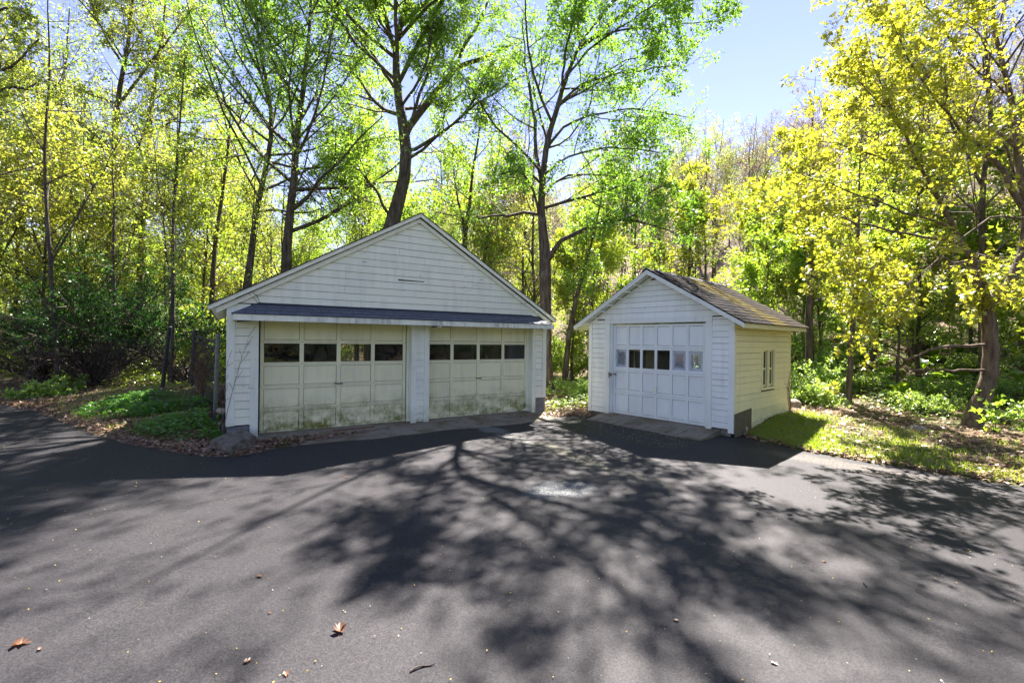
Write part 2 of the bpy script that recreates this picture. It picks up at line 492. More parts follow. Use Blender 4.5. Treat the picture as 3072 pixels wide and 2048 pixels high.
def axis(lo, hi, step, far, ratio=1.13):
    c = list(np.arange(lo, hi+1e-6, step)); d = step
    a, b = [], []
    p = hi
    while p < far:
        d *= ratio; p += d; a.append(p)
    d = step; p = lo
    while p > -far:
        d *= ratio; p -= d; b.append(p)
    return np.array(b[::-1] + c + a)
gx = axis(-17, 15, 0.2, 420); gy = axis(4.5, 19, 0.2, 420)
GX, GY = np.meshgrid(gx, gy)
GZ = ground_h(GX.ravel(), GY.ravel())
nx, ny = len(gx), len(gy)
ii = (np.arange(ny-1)[:, None]*nx + np.arange(nx-1)[None, :]).ravel()
gq = np.stack([ii, ii+1, ii+nx+1, ii+nx], 1)

def ground_material():
    m, nt, out = new_mat('forest_floor'); g = NG(nt)
    pos = pos_of(g)
    n1 = g.noise(pos, 0.55, 5, 0.6); n2 = g.noise(pos, 7, 5, 0.65); n3 = g.noise(pos, 30, 4, 0.7)
    litter = g.mix(g.ramp(n2, [(0.32, 0.0), (0.7, 1.0)]), (0.060, 0.040, 0.026), (0.20, 0.135, 0.085))
    litter = g.mix(g.ramp(n3, [(0.42, 0.0), (0.62, 1.0)]), litter, (0.19, 0.135, 0.10))
    green = g.mix(g.ramp(n2, [(0.3, 0.0), (0.7, 1.0)]), (0.045, 0.065, 0.016), (0.09, 0.105, 0.025))
    sp = g.n('ShaderNodeSeparateXYZ'); g.l(pos, sp.inputs[0])
    lawn = g.mapr(sp.outputs['Y'], -11.5, -13.5, 0.0, 0.95)
    col = g.mix(g.math('MAXIMUM', g.ramp(n1, [(0.47, 0.0), (0.60, 0.85)]), lawn), litter, green)
    g.principled(out, col, 0.95, g.bump(g.math('ADD', n2, n3), 0.9, 0.04), 0.15)
    return m
M['ground'] = ground_material()
go = obj('ground', np_mesh('ground', np.stack([GX.ravel(), GY.ravel(), GZ], 1), quads=gq, mats=[M['ground']], smooth=True))
tag(go, 'leaf littered woodland floor rising to a wooded slope on the right', kind='structure')

def asphalt_material():
    m, nt, out = new_mat('asphalt'); g = NG(nt)
    pos = pos_of(g)
    agg = g.noise(pos, 85, 4, 0.75); mid = g.noise(pos, 28, 4, 0.65); big = g.noise(pos, 0.7, 4, 0.6)
    vor = g.n('ShaderNodeTexVoronoi'); g.l(pos, vor.inputs['Vector']); vor.inputs['Scale'].default_value = 62
    col = g.mix(g.ramp(agg, [(0.35, 0.0), (0.68, 1.0)]), (0.012, 0.012, 0.014), (0.055, 0.053, 0.056))
    col = g.mix(g.math('MULTIPLY', g.ramp(vor.outputs['Distance'], [(0.08, 1.0), (0.18, 0.0)]), 0.30), col, (0.24, 0.225, 0.21))
    col = g.mix(g.math('MULTIPLY', g.ramp(mid, [(0.5, 0.0), (0.8, 1.0)]), 0.30), col, (0.075, 0.070, 0.066))
    col = g.mix(g.ramp(big, [(0.38, 0.0), (0.68, 0.45)]), col, (0.022, 0.021, 0.024))
    # worn dusty tracks: world-space bands and the spilt pale powder that runs out from the right door
    sep = g.n('ShaderNodeSeparateXYZ'); g.l(pos, sep.inputs[0])
    def blob(cx, cy, rx, ry, rot, edge=0.5):
        x = g.math('SUBTRACT', sep.outputs['X'], cx); y = g.math('SUBTRACT', sep.outputs['Y'], cy)
        c, s = math.cos(rot), math.sin(rot)
        u = g.math('DIVIDE', g.math('ADD', g.math('MULTIPLY', x, c), g.math('MULTIPLY', y, s)), rx)
        v = g.math('DIVIDE', g.math('SUBTRACT', g.math('MULTIPLY', y, c), g.math('MULTIPLY', x, s)), ry)
        d = g.math('SQRT', g.math('ADD', g.math('MULTIPLY', u, u), g.math('MULTIPLY', v, v)))
        d = g.math('ADD', d, g.math('MULTIPLY', g.math('SUBTRACT', g.noise(pos, 3.2, 5, 0.7), 0.5), 1.5))
        return g.mapr(d, 1.0, edge, 0.0, 1.0)
    grain = g.ramp(g.noise(pos, 55, 4, 0.75), [(0.42, 0.0), (0.62, 1.0)])
    for (cx, cy, rx, ry, rot, c, amt) in ((0.62, 5.75, 0.55, 0.42, 0.2, (0.27, 0.30, 0.30), 0.75), (-0.45, 9.55, 0.55, 0.30, -0.9, (0.34, 0.37, 0.36), 0.8),
                                          (0.05, 8.7, 0.85, 0.24, -1.1, (0.33, 0.34, 0.30), 0.6), (0.95, 7.6, 1.5, 0.20, -1.1, (0.30, 0.28, 0.16), 0.5),
                                          (1.55, 6.5, 1.1, 0.22, -0.9, (0.26, 0.25, 0.16), 0.4), (5.2, 7.0, 1.5, 0.35, -0.85, (0.26, 0.22, 0.17), 0.5)):
        col = g.mix(g.math('MULTIPLY', g.math('MULTIPLY', blob(cx, cy, rx, ry, rot), grain), amt), col, c)
    h = g.math('ADD', g.math('MULTIPLY', agg, 0.8), mid)
    g.principled(out, col, 0.6, g.bump(h, 0.6, 0.005), 0.12)
    return m
M['asphalt'] = asphalt_material()
# the sheet follows the polygon; its edge is ragged at a small scale
pts = []
for i in range(len(DRIVE)):
    a, b = DRIVE[i], DRIVE[(i+1) % len(DRIVE)]
    L = np.hypot(*(b-a)); n = max(1, int(L/0.25)) if (max(abs(a[0]), abs(b[0])) < 15 and min(a[1], b[1]) > 2) else 1
    nrm = np.array([(b-a)[1], -(b-a)[0]])/L
    for k in range(n):
        pts.append(a + (b-a)*k/n + nrm*RNG.normal(0, 0.022)*(n > 1))
me = bpy.data.meshes.new('driveway')
import bmesh
bm = bmesh.new()
f = bm.faces.new([bm.verts.new((p[0], p[1], -0.10)) for p in pts])
bm.normal_update()
if f.normal.z < 0: f.normal_flip()
bmesh.ops.triangulate(bm, faces=[f])
bm.to_mesh(me); bm.free()
me.materials.append(M['asphalt'])
tag(obj('driveway', me), 'dark asphalt driveway in front of both garages', kind='structure')

def concrete_material():
    m, nt, out = new_mat('stained_concrete'); g = NG(nt)
    pos = pos_of(g)
    a = g.noise(pos, 1.8, 5, 0.65); b = g.noise(pos, 45, 4, 0.7); c = g.noise(pos, 4.5, 5, 0.65)
    col = g.mix(g.ramp(b, [(0.35, 0.0), (0.7, 1.0)]), (0.17, 0.15, 0.115), (0.30, 0.27, 0.215))
    col = g.mix(g.ramp(a, [(0.45, 0.0), (0.62, 0.85)]), col, (0.14, 0.11, 0.065))
    col = g.mix(g.ramp(c, [(0.56, 0.0), (0.68, 0.8)]), col, (0.11, 0.11, 0.045))
    g.principled(out, col, 0.9, g.bump(g.math('ADD', b, c), 0.6, 0.008), 0.25)
    return m
M['concrete'] = concrete_material()

# ------------------------------------------------------------------ plant generator
LEAF_MAPLE = (np.array([(0, 0, 0), (.02, .30, -.04), (.34, .50, -.10), (.34, .20, -.03), (.70, .42, -.12), (.64, .14, -.03), (1, 0, -.10),
                        (.64, -.14, -.03), (.70, -.42, -.12), (.34, -.20, -.03), (.34, -.50, -.10), (.02, -.30, -.04), (.32, 0, 0)], float),
              np.array([(12, i, i+1) for i in range(11)] + [(12, 11, 0)]))
LEAF_STAR = (np.array([(0, 0, 0), (.30, .52, -.08), (.48, .17, 0), (1, 0, -.08), (.48, -.17, 0), (.30, -.52, -.08)], float),
             np.array([(0, 2, 1), (0, 4, 2), (2, 4, 3), (0, 5, 4)]))
LEAF_KITE = (np.array([(0, 0, 0), (.45, .36, -.08), (1, 0, -.05), (.45, -.36, -.08)], float), np.array([(0, 2, 1), (0, 3, 2)]))

def unit(a): return a/np.maximum(np.linalg.norm(a, axis=-1, keepdims=True), 1e-9)
def leaf_mesh(name, P, A, Nrm, S, tpl, mat):
    """P base points, A blade direction, Nrm blade normal, S length"""
    A = unit(A); B = unit(np.cross(Nrm, A)); C = np.cross(A, B)
    T, F = tpl
    V = P[:, None, :] + S[:, None, None]*(T[None, :, 0, None]*A[:, None, :] + T[None, :, 1, None]*B[:, None, :] + T[None, :, 2, None]*C[:, None, :])
    tri = (np.arange(len(P))*len(T))[:, None, None] + F[None]
    return np_mesh(name, V.reshape(-1, 3), tris=tri.reshape(-1, 3), mats=[mat])

def tubes(P, R, sides):
    """P (N,K,3), R (N,K) -> verts, quads"""
    N, K, _ = P.shape
    T = np.empty_like(P); T[:, 1:-1] = P[:, 2:]-P[:, :-2]; T[:, 0] = P[:, 1]-P[:, 0]; T[:, -1] = P[:, -1]-P[:, -2]
    T = unit(T)
    ref = np.where(np.abs(T[:, :1, 2:3]) > 0.8, np.array([1., 0, 0]), np.array([0, 0, 1.]))
    a = unit(ref - T*np.sum(ref*T, -1, keepdims=True)); b = np.cross(T, a)
    an = np.arange(sides)*2*np.pi/sides
    V = P[:, :, None, :] + R[:, :, None, None]*(np.cos(an)[None, None, :, None]*a[:, :, None, :] + np.sin(an)[None, None, :, None]*b[:, :, None, :])
    base = (np.arange(N)*K*sides)[:, None, None] + (np.arange(K-1)*sides)[None, :, None]
    k = np.arange(sides)[None, None, :]; k2 = (k+1) % sides
    Q = np.stack([base+k, base+k2, base+sides+k2, base+sides+k], -1)
    return V.reshape(-1, 3), Q.reshape(-1, 4)

class Bag:
    def __init__(self): self.V = []; self.Q = []; self.n = 0
    def add(self, V, Q):
        self.V.append(V); self.Q.append(Q+self.n); self.n += len(V)
    def mesh(self, name, mat):
        return np_mesh(name, np.concatenate(self.V), quads=np.concatenate(self.Q), mats=[mat], smooth=True)

def smooth_path(pts, K, rng, wob=0.0):
    """pts (n,4) -> K samples of a Catmull-Rom through them"""
    p = np.asarray(pts, float); n = len(p)
    d = np.concatenate([[0], np.cumsum(np.linalg.norm(np.diff(p[:, :3], axis=0), axis=1))]); d /= d[-1]
    t = np.linspace(0, 1, K); out = np.empty((K, 4))
    for k, tt in enumerate(t):
        i = min(max(np.searchsorted(d, tt)-1, 0), n-2)
        f = (tt-d[i])/max(d[i+1]-d[i], 1e-9)
        p0 = p[max(i-1, 0)]; p1 = p[i]; p2 = p[i+1]; p3 = p[min(i+2, n-1)]
        out[k] = 0.5*((2*p1) + (-p0+p2)*f + (2*p0-5*p1+4*p2-p3)*f*f + (-p0+3*p1-3*p2+p3)*f**3)
    out[:, 3] = np.maximum(out[:, 3], 0.003)
    if wob: out[1:-1, :3] += rng.normal(0, wob, (K-2, 3))
    return out

def children(rng, P, R, n, tmin, tmax, ang, ratio, K=5, trop=0.15, wob=0.18, taper=0.25, rmax=None, len_abs=None, flat=0.0, outward=None):
    """n side branches for every polyline in P"""
    N, K0, _ = P.shape
    L0 = np.linalg.norm(np.diff(P, axis=1), axis=2).sum(1)
    idx = np.repeat(np.arange(N), n); m = len(idx)
    t = tmin + (tmax-tmin)*(np.tile(np.arange(n), N)+rng.uniform(0, 1, m))/n
    s = t*(K0-1); i = np.minimum(s.astype(int), K0-2); f = (s-i)[:, None]
    pos = P[idx, i]*(1-f)+P[idx, i+1]*f; dr = unit(P[idx, i+1]-P[idx, i])
    r = R[idx, i]*(1-f[:, 0])+R[idx, i+1]*f[:, 0]
    rnd = rng.normal(0, 1, (m, 3)); perp = unit(rnd - dr*np.sum(rnd*dr, 1, keepdims=True))
    if flat: perp = unit(perp*np.array([1, 1, 1-flat]))
    if outward is not None:
        o = (pos-outward)*np.array([1, 1, 0.2]); perp = unit(perp+0.8*unit(o - dr*np.sum(o*dr, 1, keepdims=True)))
    a = np.radians(rng.normal(ang[0], ang[1], m))[:, None]
    d = unit(np.cos(a)*dr + np.sin(a)*perp)
    L = (L0[idx]*ratio*(1-0.55*t) if len_abs is None else np.full(m, len_abs))*rng.uniform(0.65, 1.25, m)
    r0 = np.minimum(r*0.6, L*0.0125+0.002)
    if rmax: r0 = np.minimum(r0, rmax)
    Q = np.empty((m, K, 3)); Q[:, 0] = pos
    st = (L/(K-1))[:, None]
    for k in range(1, K):
        d = unit(d + rng.normal(0, wob, (m, 3)) + np.array([0, 0, trop]))
        Q[:, k] = Q[:, k-1]+d*st
    RR = r0[:, None]*np.linspace(1, taper, K)[None]
    return Q, np.maximum(RR, 0.003)

def leaves_on(rng, P, n, size, tmin=0.25, spread=0.10, droop=0.35, up=0.75):
    N, K0, _ = P.shape
    idx = np.repeat(np.arange(N), n)
    L = np.linalg.norm(np.diff(P, axis=1), axis=2).sum(1)          # short twigs carry fewer leaves
    keep = rng.random(len(idx)) < np.clip((L/np.percentile(L, 45))**1.3, 0.04, 1)[idx]
    idx = idx[keep]; m = len(idx)
    t = rng.uniform(tmin, 1.0, m); s = t*(K0-1); i = np.minimum(s.astype(int), K0-2); f = (s-i)[:, None]
    pos = P[idx, i]*(1-f)+P[idx, i+1]*f; dr = unit(P[idx, i+1]-P[idx, i])
    A = unit(dr*0.5 + rng.normal(0, 0.8, (m, 3)) - np.array([0, 0, droop]))
    nr = unit(rng.normal(0, 0.55, (m, 3)) + np.array([0, 0, up]))
    pos = pos + A*spread*rng.uniform(0.2, 1.0, m)[:, None]
    return pos, A, nr, size*rng.uniform(0.6, 1.3, m)

def tree_meshes(name, rng, paths, spec, leaf, bark, twig=None, mat=None, tpl=LEAF_STAR, trunk_k=22, flare=1.5, bare=()):
    """paths: [trunk, limb, limb ...] each (n,4); spec: list of dicts for the next levels"""
    B = Bag(); b = Bag()
    tr = smooth_path(paths[0], trunk_k, rng)
    tr[:, 3] *= 1 + (flare-1)*np.exp(-np.linalg.norm(tr[:, :3]-tr[0, :3], axis=1)/0.35)
    tr[1:, :3] += rng.normal(0, 1, (trunk_k-1, 3))*tr[1:, 3:4]*0.06
    V, Q = tubes(tr[None, :, :3], tr[None, :, 3], 10); B.add(V, Q)
    limbs = [smooth_path(p, 12, rng, 0.02) for p in paths[1:]]
    for lm in limbs:
        V, Q = tubes(lm[None, :, :3], lm[None, :, 3], 7); B.add(V, Q)
    limbs = [l for i, l in enumerate(limbs) if i not in bare]
    K = 12
    ti = np.linspace(0, trunk_k-1, K).astype(int)
    P = np.stack([tr[ti, :3]] + [l[:, :3] for l in limbs]); R = np.stack([tr[ti, 3]] + [l[:, 3] for l in limbs])
    lvP = P; first = True; tips = []
    for lv, s in enumerate(spec):
        kw = {k: v for k, v in s.items() if k not in ('n', 'leaf', 'sides', 'trunk_only', 'tmin_limb', 'n_limb', 'inherit')}
        if first and len(limbs):
            a1 = children(rng, P[:1], R[:1], s['n'], **kw)
            kw2 = dict(kw); kw2['tmin'] = s.get('tmin_limb', 0.3); kw2['ratio'] = min(kw['ratio']*1.7, .6)
            a2 = children(rng, P[1:], R[1:], s.get('n_limb', s['n']), **kw2)
            NP = np.concatenate([a1[0], a2[0]]); NR = np.concatenate([a1[1], a2[1]])
            if s.get('inherit'):
                pass
        else:
            NP, NR = children(rng, P, R, s['n'], **kw)
        V, Q = tubes(NP, NR, s.get('sides', 4)); b.add(V, Q)
        if s.get('leaf'): tips.append((NP, s['leaf']))
        if first and s.get('inherit') and len(limbs):
            # the thin ends of the limbs carry twigs too
            kk = NP.shape[1]; li = np.linspace(5, 11, kk).astype(int)
            NP = np.concatenate([NP, P[1:][:, li]]); NR = np.concatenate([NR, R[1:][:, li]])
        P, R = NP, NR; first = False
    out = {'trunk': B.mesh(name+'_trunk', bark), 'branches': b.mesh(name+'_branches', twig or bark)}
    if leaf:
        pk = [leaves_on(rng, p, n, **leaf) for p, n in tips]
        P_, A_, N_, S_ = (np.concatenate([q[i] for q in pk]) for i in range(4))
        out['crown'] = leaf_mesh(name+'_crown', P_, A_, N_, S_, tpl, mat)
    return out

def put_tree(kind, meshes, label, cat='tree', group=None, loc=(0, 0, 0), rotz=0.0, scale=1.0):
    t = thing(kind, label, cat, loc, rotz, group)
    t.scale = (scale, scale, scale) if isinstance(scale, (int, float)) else scale
    for nm, me in meshes.items(): obj(nm, me, t)
    return t
def shift(paths, loc):
    return [[(q[0]-loc[0], q[1]-loc[1], q[2]-loc[2], q[3]) for q in p] for p in paths]

# ------------------------------------------------------------------ double garage
G = thing('double_garage', 'wide white two-door clapboard garage with broad gable and slate-blue shingled visor', 'garage', (GO[0], GO[1], 0), GA)
FV = -0.20                                        # face of the wall sheathing; doors stand at v = 0
APX, APZ = 2.955, 4.485; TLX, TRX, TZ = -0.836, 6.61, 2.32
SLL = (APZ-TZ)/(APX-TLX); SLR = (APZ-TZ)/(TRX-APX)
def roof_z(u, drop=0.0): return (APZ - (APX-u)*SLL if u < APX else APZ - (u-APX)*SLR) - drop
def gable_u(z, drop): return APX - (APZ-drop-z)/SLL, APX + (APZ-drop-z)/SLR

def holed_wall(u0, u1, v0, v1, z0, z1, hu0, hu1, hz0, hz1, along='u'):
    m = MB()
    if along == 'u':
        m.box(u0, hu0, v0, v1, z0, z1).box(hu1, u1, v0, v1, z0, z1).box(hu0, hu1, v0, v1, z0, hz0).box(hu0, hu1, v0, v1, hz1, z1)
    else:
        m.box(u0, u1, v0, hu0, z0, z1).box(u0, u1, hu1, v1, z0, z1).box(u0, u1, hu0, hu1, z0, hz0).box(u0, u1, hu0, hu1, hz1, z1)
    return m
MB().box(-0.545, -0.47, FV+.03, 6.0, 0.18, 2.40).build('wall', M['paint'], G)
holed_wall(6.295, 6.37, FV+.03, 6.0, 0.3, 2.40, 2.55, 3.85, 0.98, 1.62, 'v').build('wall', M['paint'], G)
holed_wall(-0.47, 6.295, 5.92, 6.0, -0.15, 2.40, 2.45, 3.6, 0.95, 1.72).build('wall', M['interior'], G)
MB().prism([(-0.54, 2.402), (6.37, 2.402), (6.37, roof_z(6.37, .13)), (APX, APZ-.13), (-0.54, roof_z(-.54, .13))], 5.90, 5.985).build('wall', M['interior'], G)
MB().box(-0.55, 6.37, FV-0.02, 5.95, -0.35, -0.012).build('floor', M['concrete'], G)
# foundation of grey blocks at both front corners
for (a, b, zt) in ((-0.535, -0.19, 0.185), (6.03, 6.36, 0.325)):
    fo = thing('foundation', None, None); fo.parent = G
    for k in range(2):
        h = (zt+0.012)/2
        MB().box(a, b, FV-0.012, FV+0.22, -0.010+h*k, -0.010+h*(k+1)-0.008).build('block', M['block'], fo)
# window openings at the back and on the right wall, seen through the panes
def bar_window(parent, u0, u1, z0, z1, v0, v1, along):
    w = thing('window', None, None); w.parent = parent
    def bx(a0, a1, c0, c1, d=0.0):
        return (a0, a1, v0-d, v1+d, c0, c1) if along == 'u' else (v0-d, v1+d, a0, a1, c0, c1)
    f = MB()
    for (a0, a1, c0, c1) in ((u0, u0+.04, z0, z1), (u1-.04, u1, z0, z1), (u0+.04, u1-.04, z0, z0+.04), (u0+.04, u1-.04, z1-.04, z1)):
        f.box(*bx(a0, a1, c0, c1))
    f.build('frame', M['paint'], w)
    mid = (u0+u1)/2
    MB().box(*bx(mid-.012, mid+.012, z0+.04, z1-.04)).build('muntin', M['paint'], w)
    vm = (v0+v1)/2
    for (a0, a1) in ((u0+.04, mid-.012), (mid+.012, u1-.04)):
        (MB().box(a0, a1, vm-.002, vm+.002, z0+.04, z1-.04) if along == 'u' else MB().box(vm-.002, vm+.002, a0, a1, z0+.04, z1-.04)).build('pane', M['glass_clear'], w)
    return w
bar_window(G, 2.455, 3.595, 0.955, 1.715, 5.935, 5.985, 'u')
bar_window(G, 2.555, 3.845, 0.985, 1.615, 6.31, 6.355, 'v')
# a few things of the dim inside: joists over the doors
for k in range(5):
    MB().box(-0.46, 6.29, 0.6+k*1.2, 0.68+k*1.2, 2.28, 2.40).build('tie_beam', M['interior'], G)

# roof: two slabs with a thin shingle edge, rake boards, frieze boards
def slope_slab(m, drop0, drop1, v0, v1, side, u_out=None, u_in=APX):
    """slab under the roof line between two vertical drops"""
    o = (TLX if side < 0 else TRX) if u_out is None else u_out
    za, zb = roof_z(o), roof_z(u_in)
    if side < 0:
        m.prism([(o, za-drop1), (u_in, zb-drop1), (u_in, zb-drop0), (o, za-drop0)], v0, v1)
    else:
        m.prism([(u_in, zb-drop1), (o, za-drop1), (o, za-drop0), (u_in, zb-drop0)], v0, v1)
    return m
rf = slope_slab(slope_slab(MB(), 0.0, 0.019, -0.352, 6.25, -1), 0.0, 0.019, -0.345, 6.25, 1).build('roof', M['roof_dark'], G)
slope_slab(slope_slab(MB(), 0.020, 0.085, -0.295, 6.2, -1, TLX+.02), 0.020, 0.085, -0.295, 6.2, 1, TRX-.02).build('roof_deck', M['dark_wood'], G)
for side in (-1, 1):
    slope_slab(MB(), 0.021, 0.098, -0.332, -0.298, side, (TLX+.01) if side < 0 else (TRX-.01)).build('rake_board', M['paint'], G)
    slope_slab(MB(), 0.118, 0.205, -0.262, FV-.002, side, (TLX+.13) if side < 0 else (TRX-.12)).build('frieze_board', M['paint'], G)
MB().prism([(-0.425, 2.30), (6.27, 2.30), (6.27, roof_z(6.27, .09)), (APX, APZ-.09), (-0.425, roof_z(-0.425, .09))], FV, FV+.05).build('gable_sheathing', M['dark_wood'], G)
# left eave soffit boards
for k in range(3):
    MB().hexa([(TLX+.05+.085*k, -0.26, roof_z(TLX+.05+.085*k, .105)), (TLX+.13+.085*k, -0.26, roof_z(TLX+.13+.085*k, .105)),
               (TLX+.13+.085*k, 5.9, roof_z(TLX+.13+.085*k, .105)), (TLX+.05+.085*k, 5.9, roof_z(TLX+.05+.085*k, .105)),
               (TLX+.05+.085*k, -0.26, roof_z(TLX+.05+.085*k, .09)), (TLX+.13+.085*k, -0.26, roof_z(TLX+.13+.085*k, .09)),
               (TLX+.13+.085*k, 5.9, roof_z(TLX+.13+.085*k, .09)), (TLX+.05+.085*k, 5.9, roof_z(TLX+.05+.085*k, .09))]).build('soffit_board', M['paint'], G)

def lap_board(ul0, ur0, ul1, ur1, z0, z1, vf, lap=0.013, thick=0.012):
    """bevelled clapboard: lower edge stands proud of the one below"""
    return MB().hexa([(ul0, vf-lap-.002, z0), (ur0, vf-lap-.002, z0), (ur0, vf-.001, z0), (ul0, vf-.001, z0),
                      (ul1, vf-.005, z1), (ur1, vf-.005, z1), (ur1, vf-.001, z1), (ul1, vf-.001, z1)])
EXP = 0.1445
# strips of boards beside and between the doors, shared meshes
def strip(parent, u0, u1, z0, z1, exp, vf, mat, name='siding_board'):
    me = lap_board(u0, u1, u0, u1, 0, exp-0.0065, vf, 0.018).mesh('siding_board', mat)
    z = z0; r = random.Random(int(u0*100)+int(z1*10))
    while z < z1 - exp*0.4:
        h = min(exp, z1-z)
        o = obj(name, me, parent, (0, r.uniform(-.0015, .0), z+r.uniform(-.0015, .0015)))
        if h < exp: o.scale = (1, 1, h/exp)
        z += exp
strip(G, -0.424, -0.186, 0.205, 2.40, EXP, FV, M['paint'])
strip(G, 6.056, 6.264, 0.335, 2.12, EXP, FV, M['paint'])
# gable boards, some butted
z = 2.385; r = random.Random(5); row = 0
while z < APZ-0.22:
    z1 = z+EXP-0.0065
    a0, b0 = gable_u(z, 0.10); a1, b1 = gable_u(min(z1, APZ-.12), 0.10)
    a0, b0, a1, b1 = max(a0, -.424), min(b0, 6.266), max(a1, -.424), min(b1, 6.266)
    cuts = []
    if b0-a0 > 2.0:
        cuts = sorted(a0 + (b0-a0)*c for c in ([r.uniform(.25, .75)] if row % 2 else [r.uniform(.2, .4), r.uniform(.6, .8)]))
    e = [None]+cuts+[None]
    for k in range(len(e)-1):
        l0, l1 = (a0, a1) if e[k] is None else (e[k]+.0015, e[k]+.0015)
        r0, r1 = (b0, b1) if e[k+1] is None else (e[k+1]-.0015, e[k+1]-.0015)
        lap_board(l0, r0, l1, r1, z+r.uniform(-.001, .001), z1, FV+r.uniform(-.0015, 0)).build('siding_board', M['paint'], G)
    z += EXP; row += 1
# the cracked board above the middle: bare dark wood showing in the gap
MB().hexa([(2.52, FV-.0175, 3.005), (3.10, FV-.0175, 3.015), (3.10, FV-.001, 3.015), (2.52, FV-.001, 3.005),
           (2.50, FV-.0165, 3.035), (3.06, FV-.0165, 3.030), (3.06, FV-.001, 3.030), (2.50, FV-.001, 3.035)]).build('cracked_edge', M['dark_wood'], G)
# corner boards, door trim, header, pier
MB().box(-0.554, -0.425, FV-.028, FV+.06, 0.20, 2.46).build('corner_board', M['paint_trim'], G)
MB().box(6.266, 6.38, FV-.028, FV+.06, 0.335, 2.13).build('corner_board', M['paint_trim'], G)
MB().box(-0.185, -0.055, FV-.028, 0.0, -0.115, 2.14).build('door_trim', M['paint_trim'], G)
MB().box(5.955, 6.055, FV-.028, 0.0, -0.075, 2.14).build('door_trim', M['paint_trim'], G)
MB().box(5.905, 5.953, -0.045, 0.03, -0.07, 2.14).build('door_stop', M['paint_trim'], G)
MB().box(2.775, 2.816, -0.045, 0.03, -0.07, 2.14).build('door_stop', M['paint_trim'], G)
pier = MB().box(2.82, 3.215, FV-.004, 0.02, -0.095, 2.14).build('pier', M['paint_trim'], G)
for (a, b) in ((2.815, 2.925), (3.105, 3.22)):
    MB().box(a, b, FV-.026, FV-.005, -0.09, 2.13).build('pier_board', M['paint_trim'], pier)
strip(pier, 2.927, 3.103, 0.03, 2.12, EXP, FV-.004, M['paint_trim'])
MB().box(-0.184, 6.054, FV+.002, -0.03, 2.142, 2.42).build('header', M['paint'], G)

# visor: soffit box, fascia, shingled slope
VF = -0.635
vis = MB().hexa([(-0.45, VF+.02, 2.085), (6.30, VF+.02, 2.085), (6.30, FV-.03, 2.085), (-0.45, FV-.03, 2.085),
                 (-0.45, VF+.02, 2.165), (6.30, VF+.02, 2.165), (5.90, FV-.03, 2.385), (-0.03, FV-.03, 2.385)]).build('visor', M['paint'], G)
MB().box(-0.462, 6.315, VF-.004, VF+.018, 2.062, 2.166).build('fascia', M['paint_visor'], vis)
MB().box(-0.462, -0.442, VF+.019, FV-.03, 2.062, 2.160).build('fascia', M['paint_visor'], vis)
MB().box(6.302, 6.322, VF+.019, FV-.03, 2.062, 2.160).build('fascia', M['paint_visor'], vis)
# slope frame: t = 0 at the eave, 1 at the wall
e0 = Vector((0, VF-.02, 2.170)); e1 = Vector((0, FV-.017, 2.402)); sl = e1-e0; sn = Vector((0, -sl.z, sl.y)).normalized()
def vpt(u, t, h): q = e0+sl*t+sn*h; return (u, q.y, q.z)
def vis_tab(ul0, ur0, ul1, ur1, t0, t1, mat, name='shingle', lift=0.012):
    P = [vpt(ul0, t0, lift-.009), vpt(ur0, t0, lift-.009), vpt(ur1, t1, -.004), vpt(ul1, t1, -.004),
         vpt(ul0, t0, lift), vpt(ur0, t0, lift), vpt(ur1, t1, .004), vpt(ul1, t1, .004)]
    return MB().hexa(P).build(name, mat, vis)
uL = lambda t: -0.475 + t*0.44
uR = lambda t: 6.325 - t*0.42
vis_tab(uL(0)+.01, uR(0)-.01, uL(1), uR(1), 0.02, .97, M['flashing'], 'underlay', .003)
r = random.Random(3)
ROWS = ((0.0, 0.36), (0.30, 0.66), (0.60, 0.84))
for ri, (t0, t1) in enumerate(ROWS):
    u = uL(t0); first = True
    while u < uR(t0)-0.02:
        w = r.choice((0.17, 0.20, 0.23, 0.26, 0.15)); e = min(u+w, uR(t0))
        if uR(t0)-e < 0.08: e = uR(t0)
        ul1 = uL(t1) if first else u; ur1 = uR(t1) if e >= uR(t0)-1e-6 else e
        if ur1 > ul1+.02:
            mt = M['shingle_blue']
            vis_tab(u+.004, e-.004, ul1+.004, ur1-.004, t0+r.uniform(-.012, .012), t1, mt, lift=0.012+r.uniform(0, .004))
        u = e; first = False
vis_tab(uL(.80), uR(.80), uL(1.0), uR(1.0), 0.78, 1.0, M['flashing'], 'flashing', 0.014)
# left hip: three odd pieces of shingle
hp = [Vector(vpt(uL(0)-.005, 0, .008)), Vector((-0.475, FV-.03, 2.172)), Vector(vpt(uL(1), 1, .008))]
def hip_piece(a, b, c, d, mat):
    n = Vector((-0.45, -0.05, 0.4)).normalized()*0.008
    MB().hexa([a, b, c, d, a+n, b+n, c+n, d+n]).build('shingle', mat, vis)
lerp = lambda a, b, t: a+(b-a)*t
for (t0, t1, mt) in ((0.0, .34, M['shingle_mauve']), (.35, .67, M['shingle_teal']), (.68, 1.0, M['shingle_teal'])):
    hip_piece(lerp(hp[0], hp[2], t0), lerp(hp[0], hp[2], t1), lerp(hp[1], hp[2], t1), lerp(hp[1], hp[2], t0), mt)
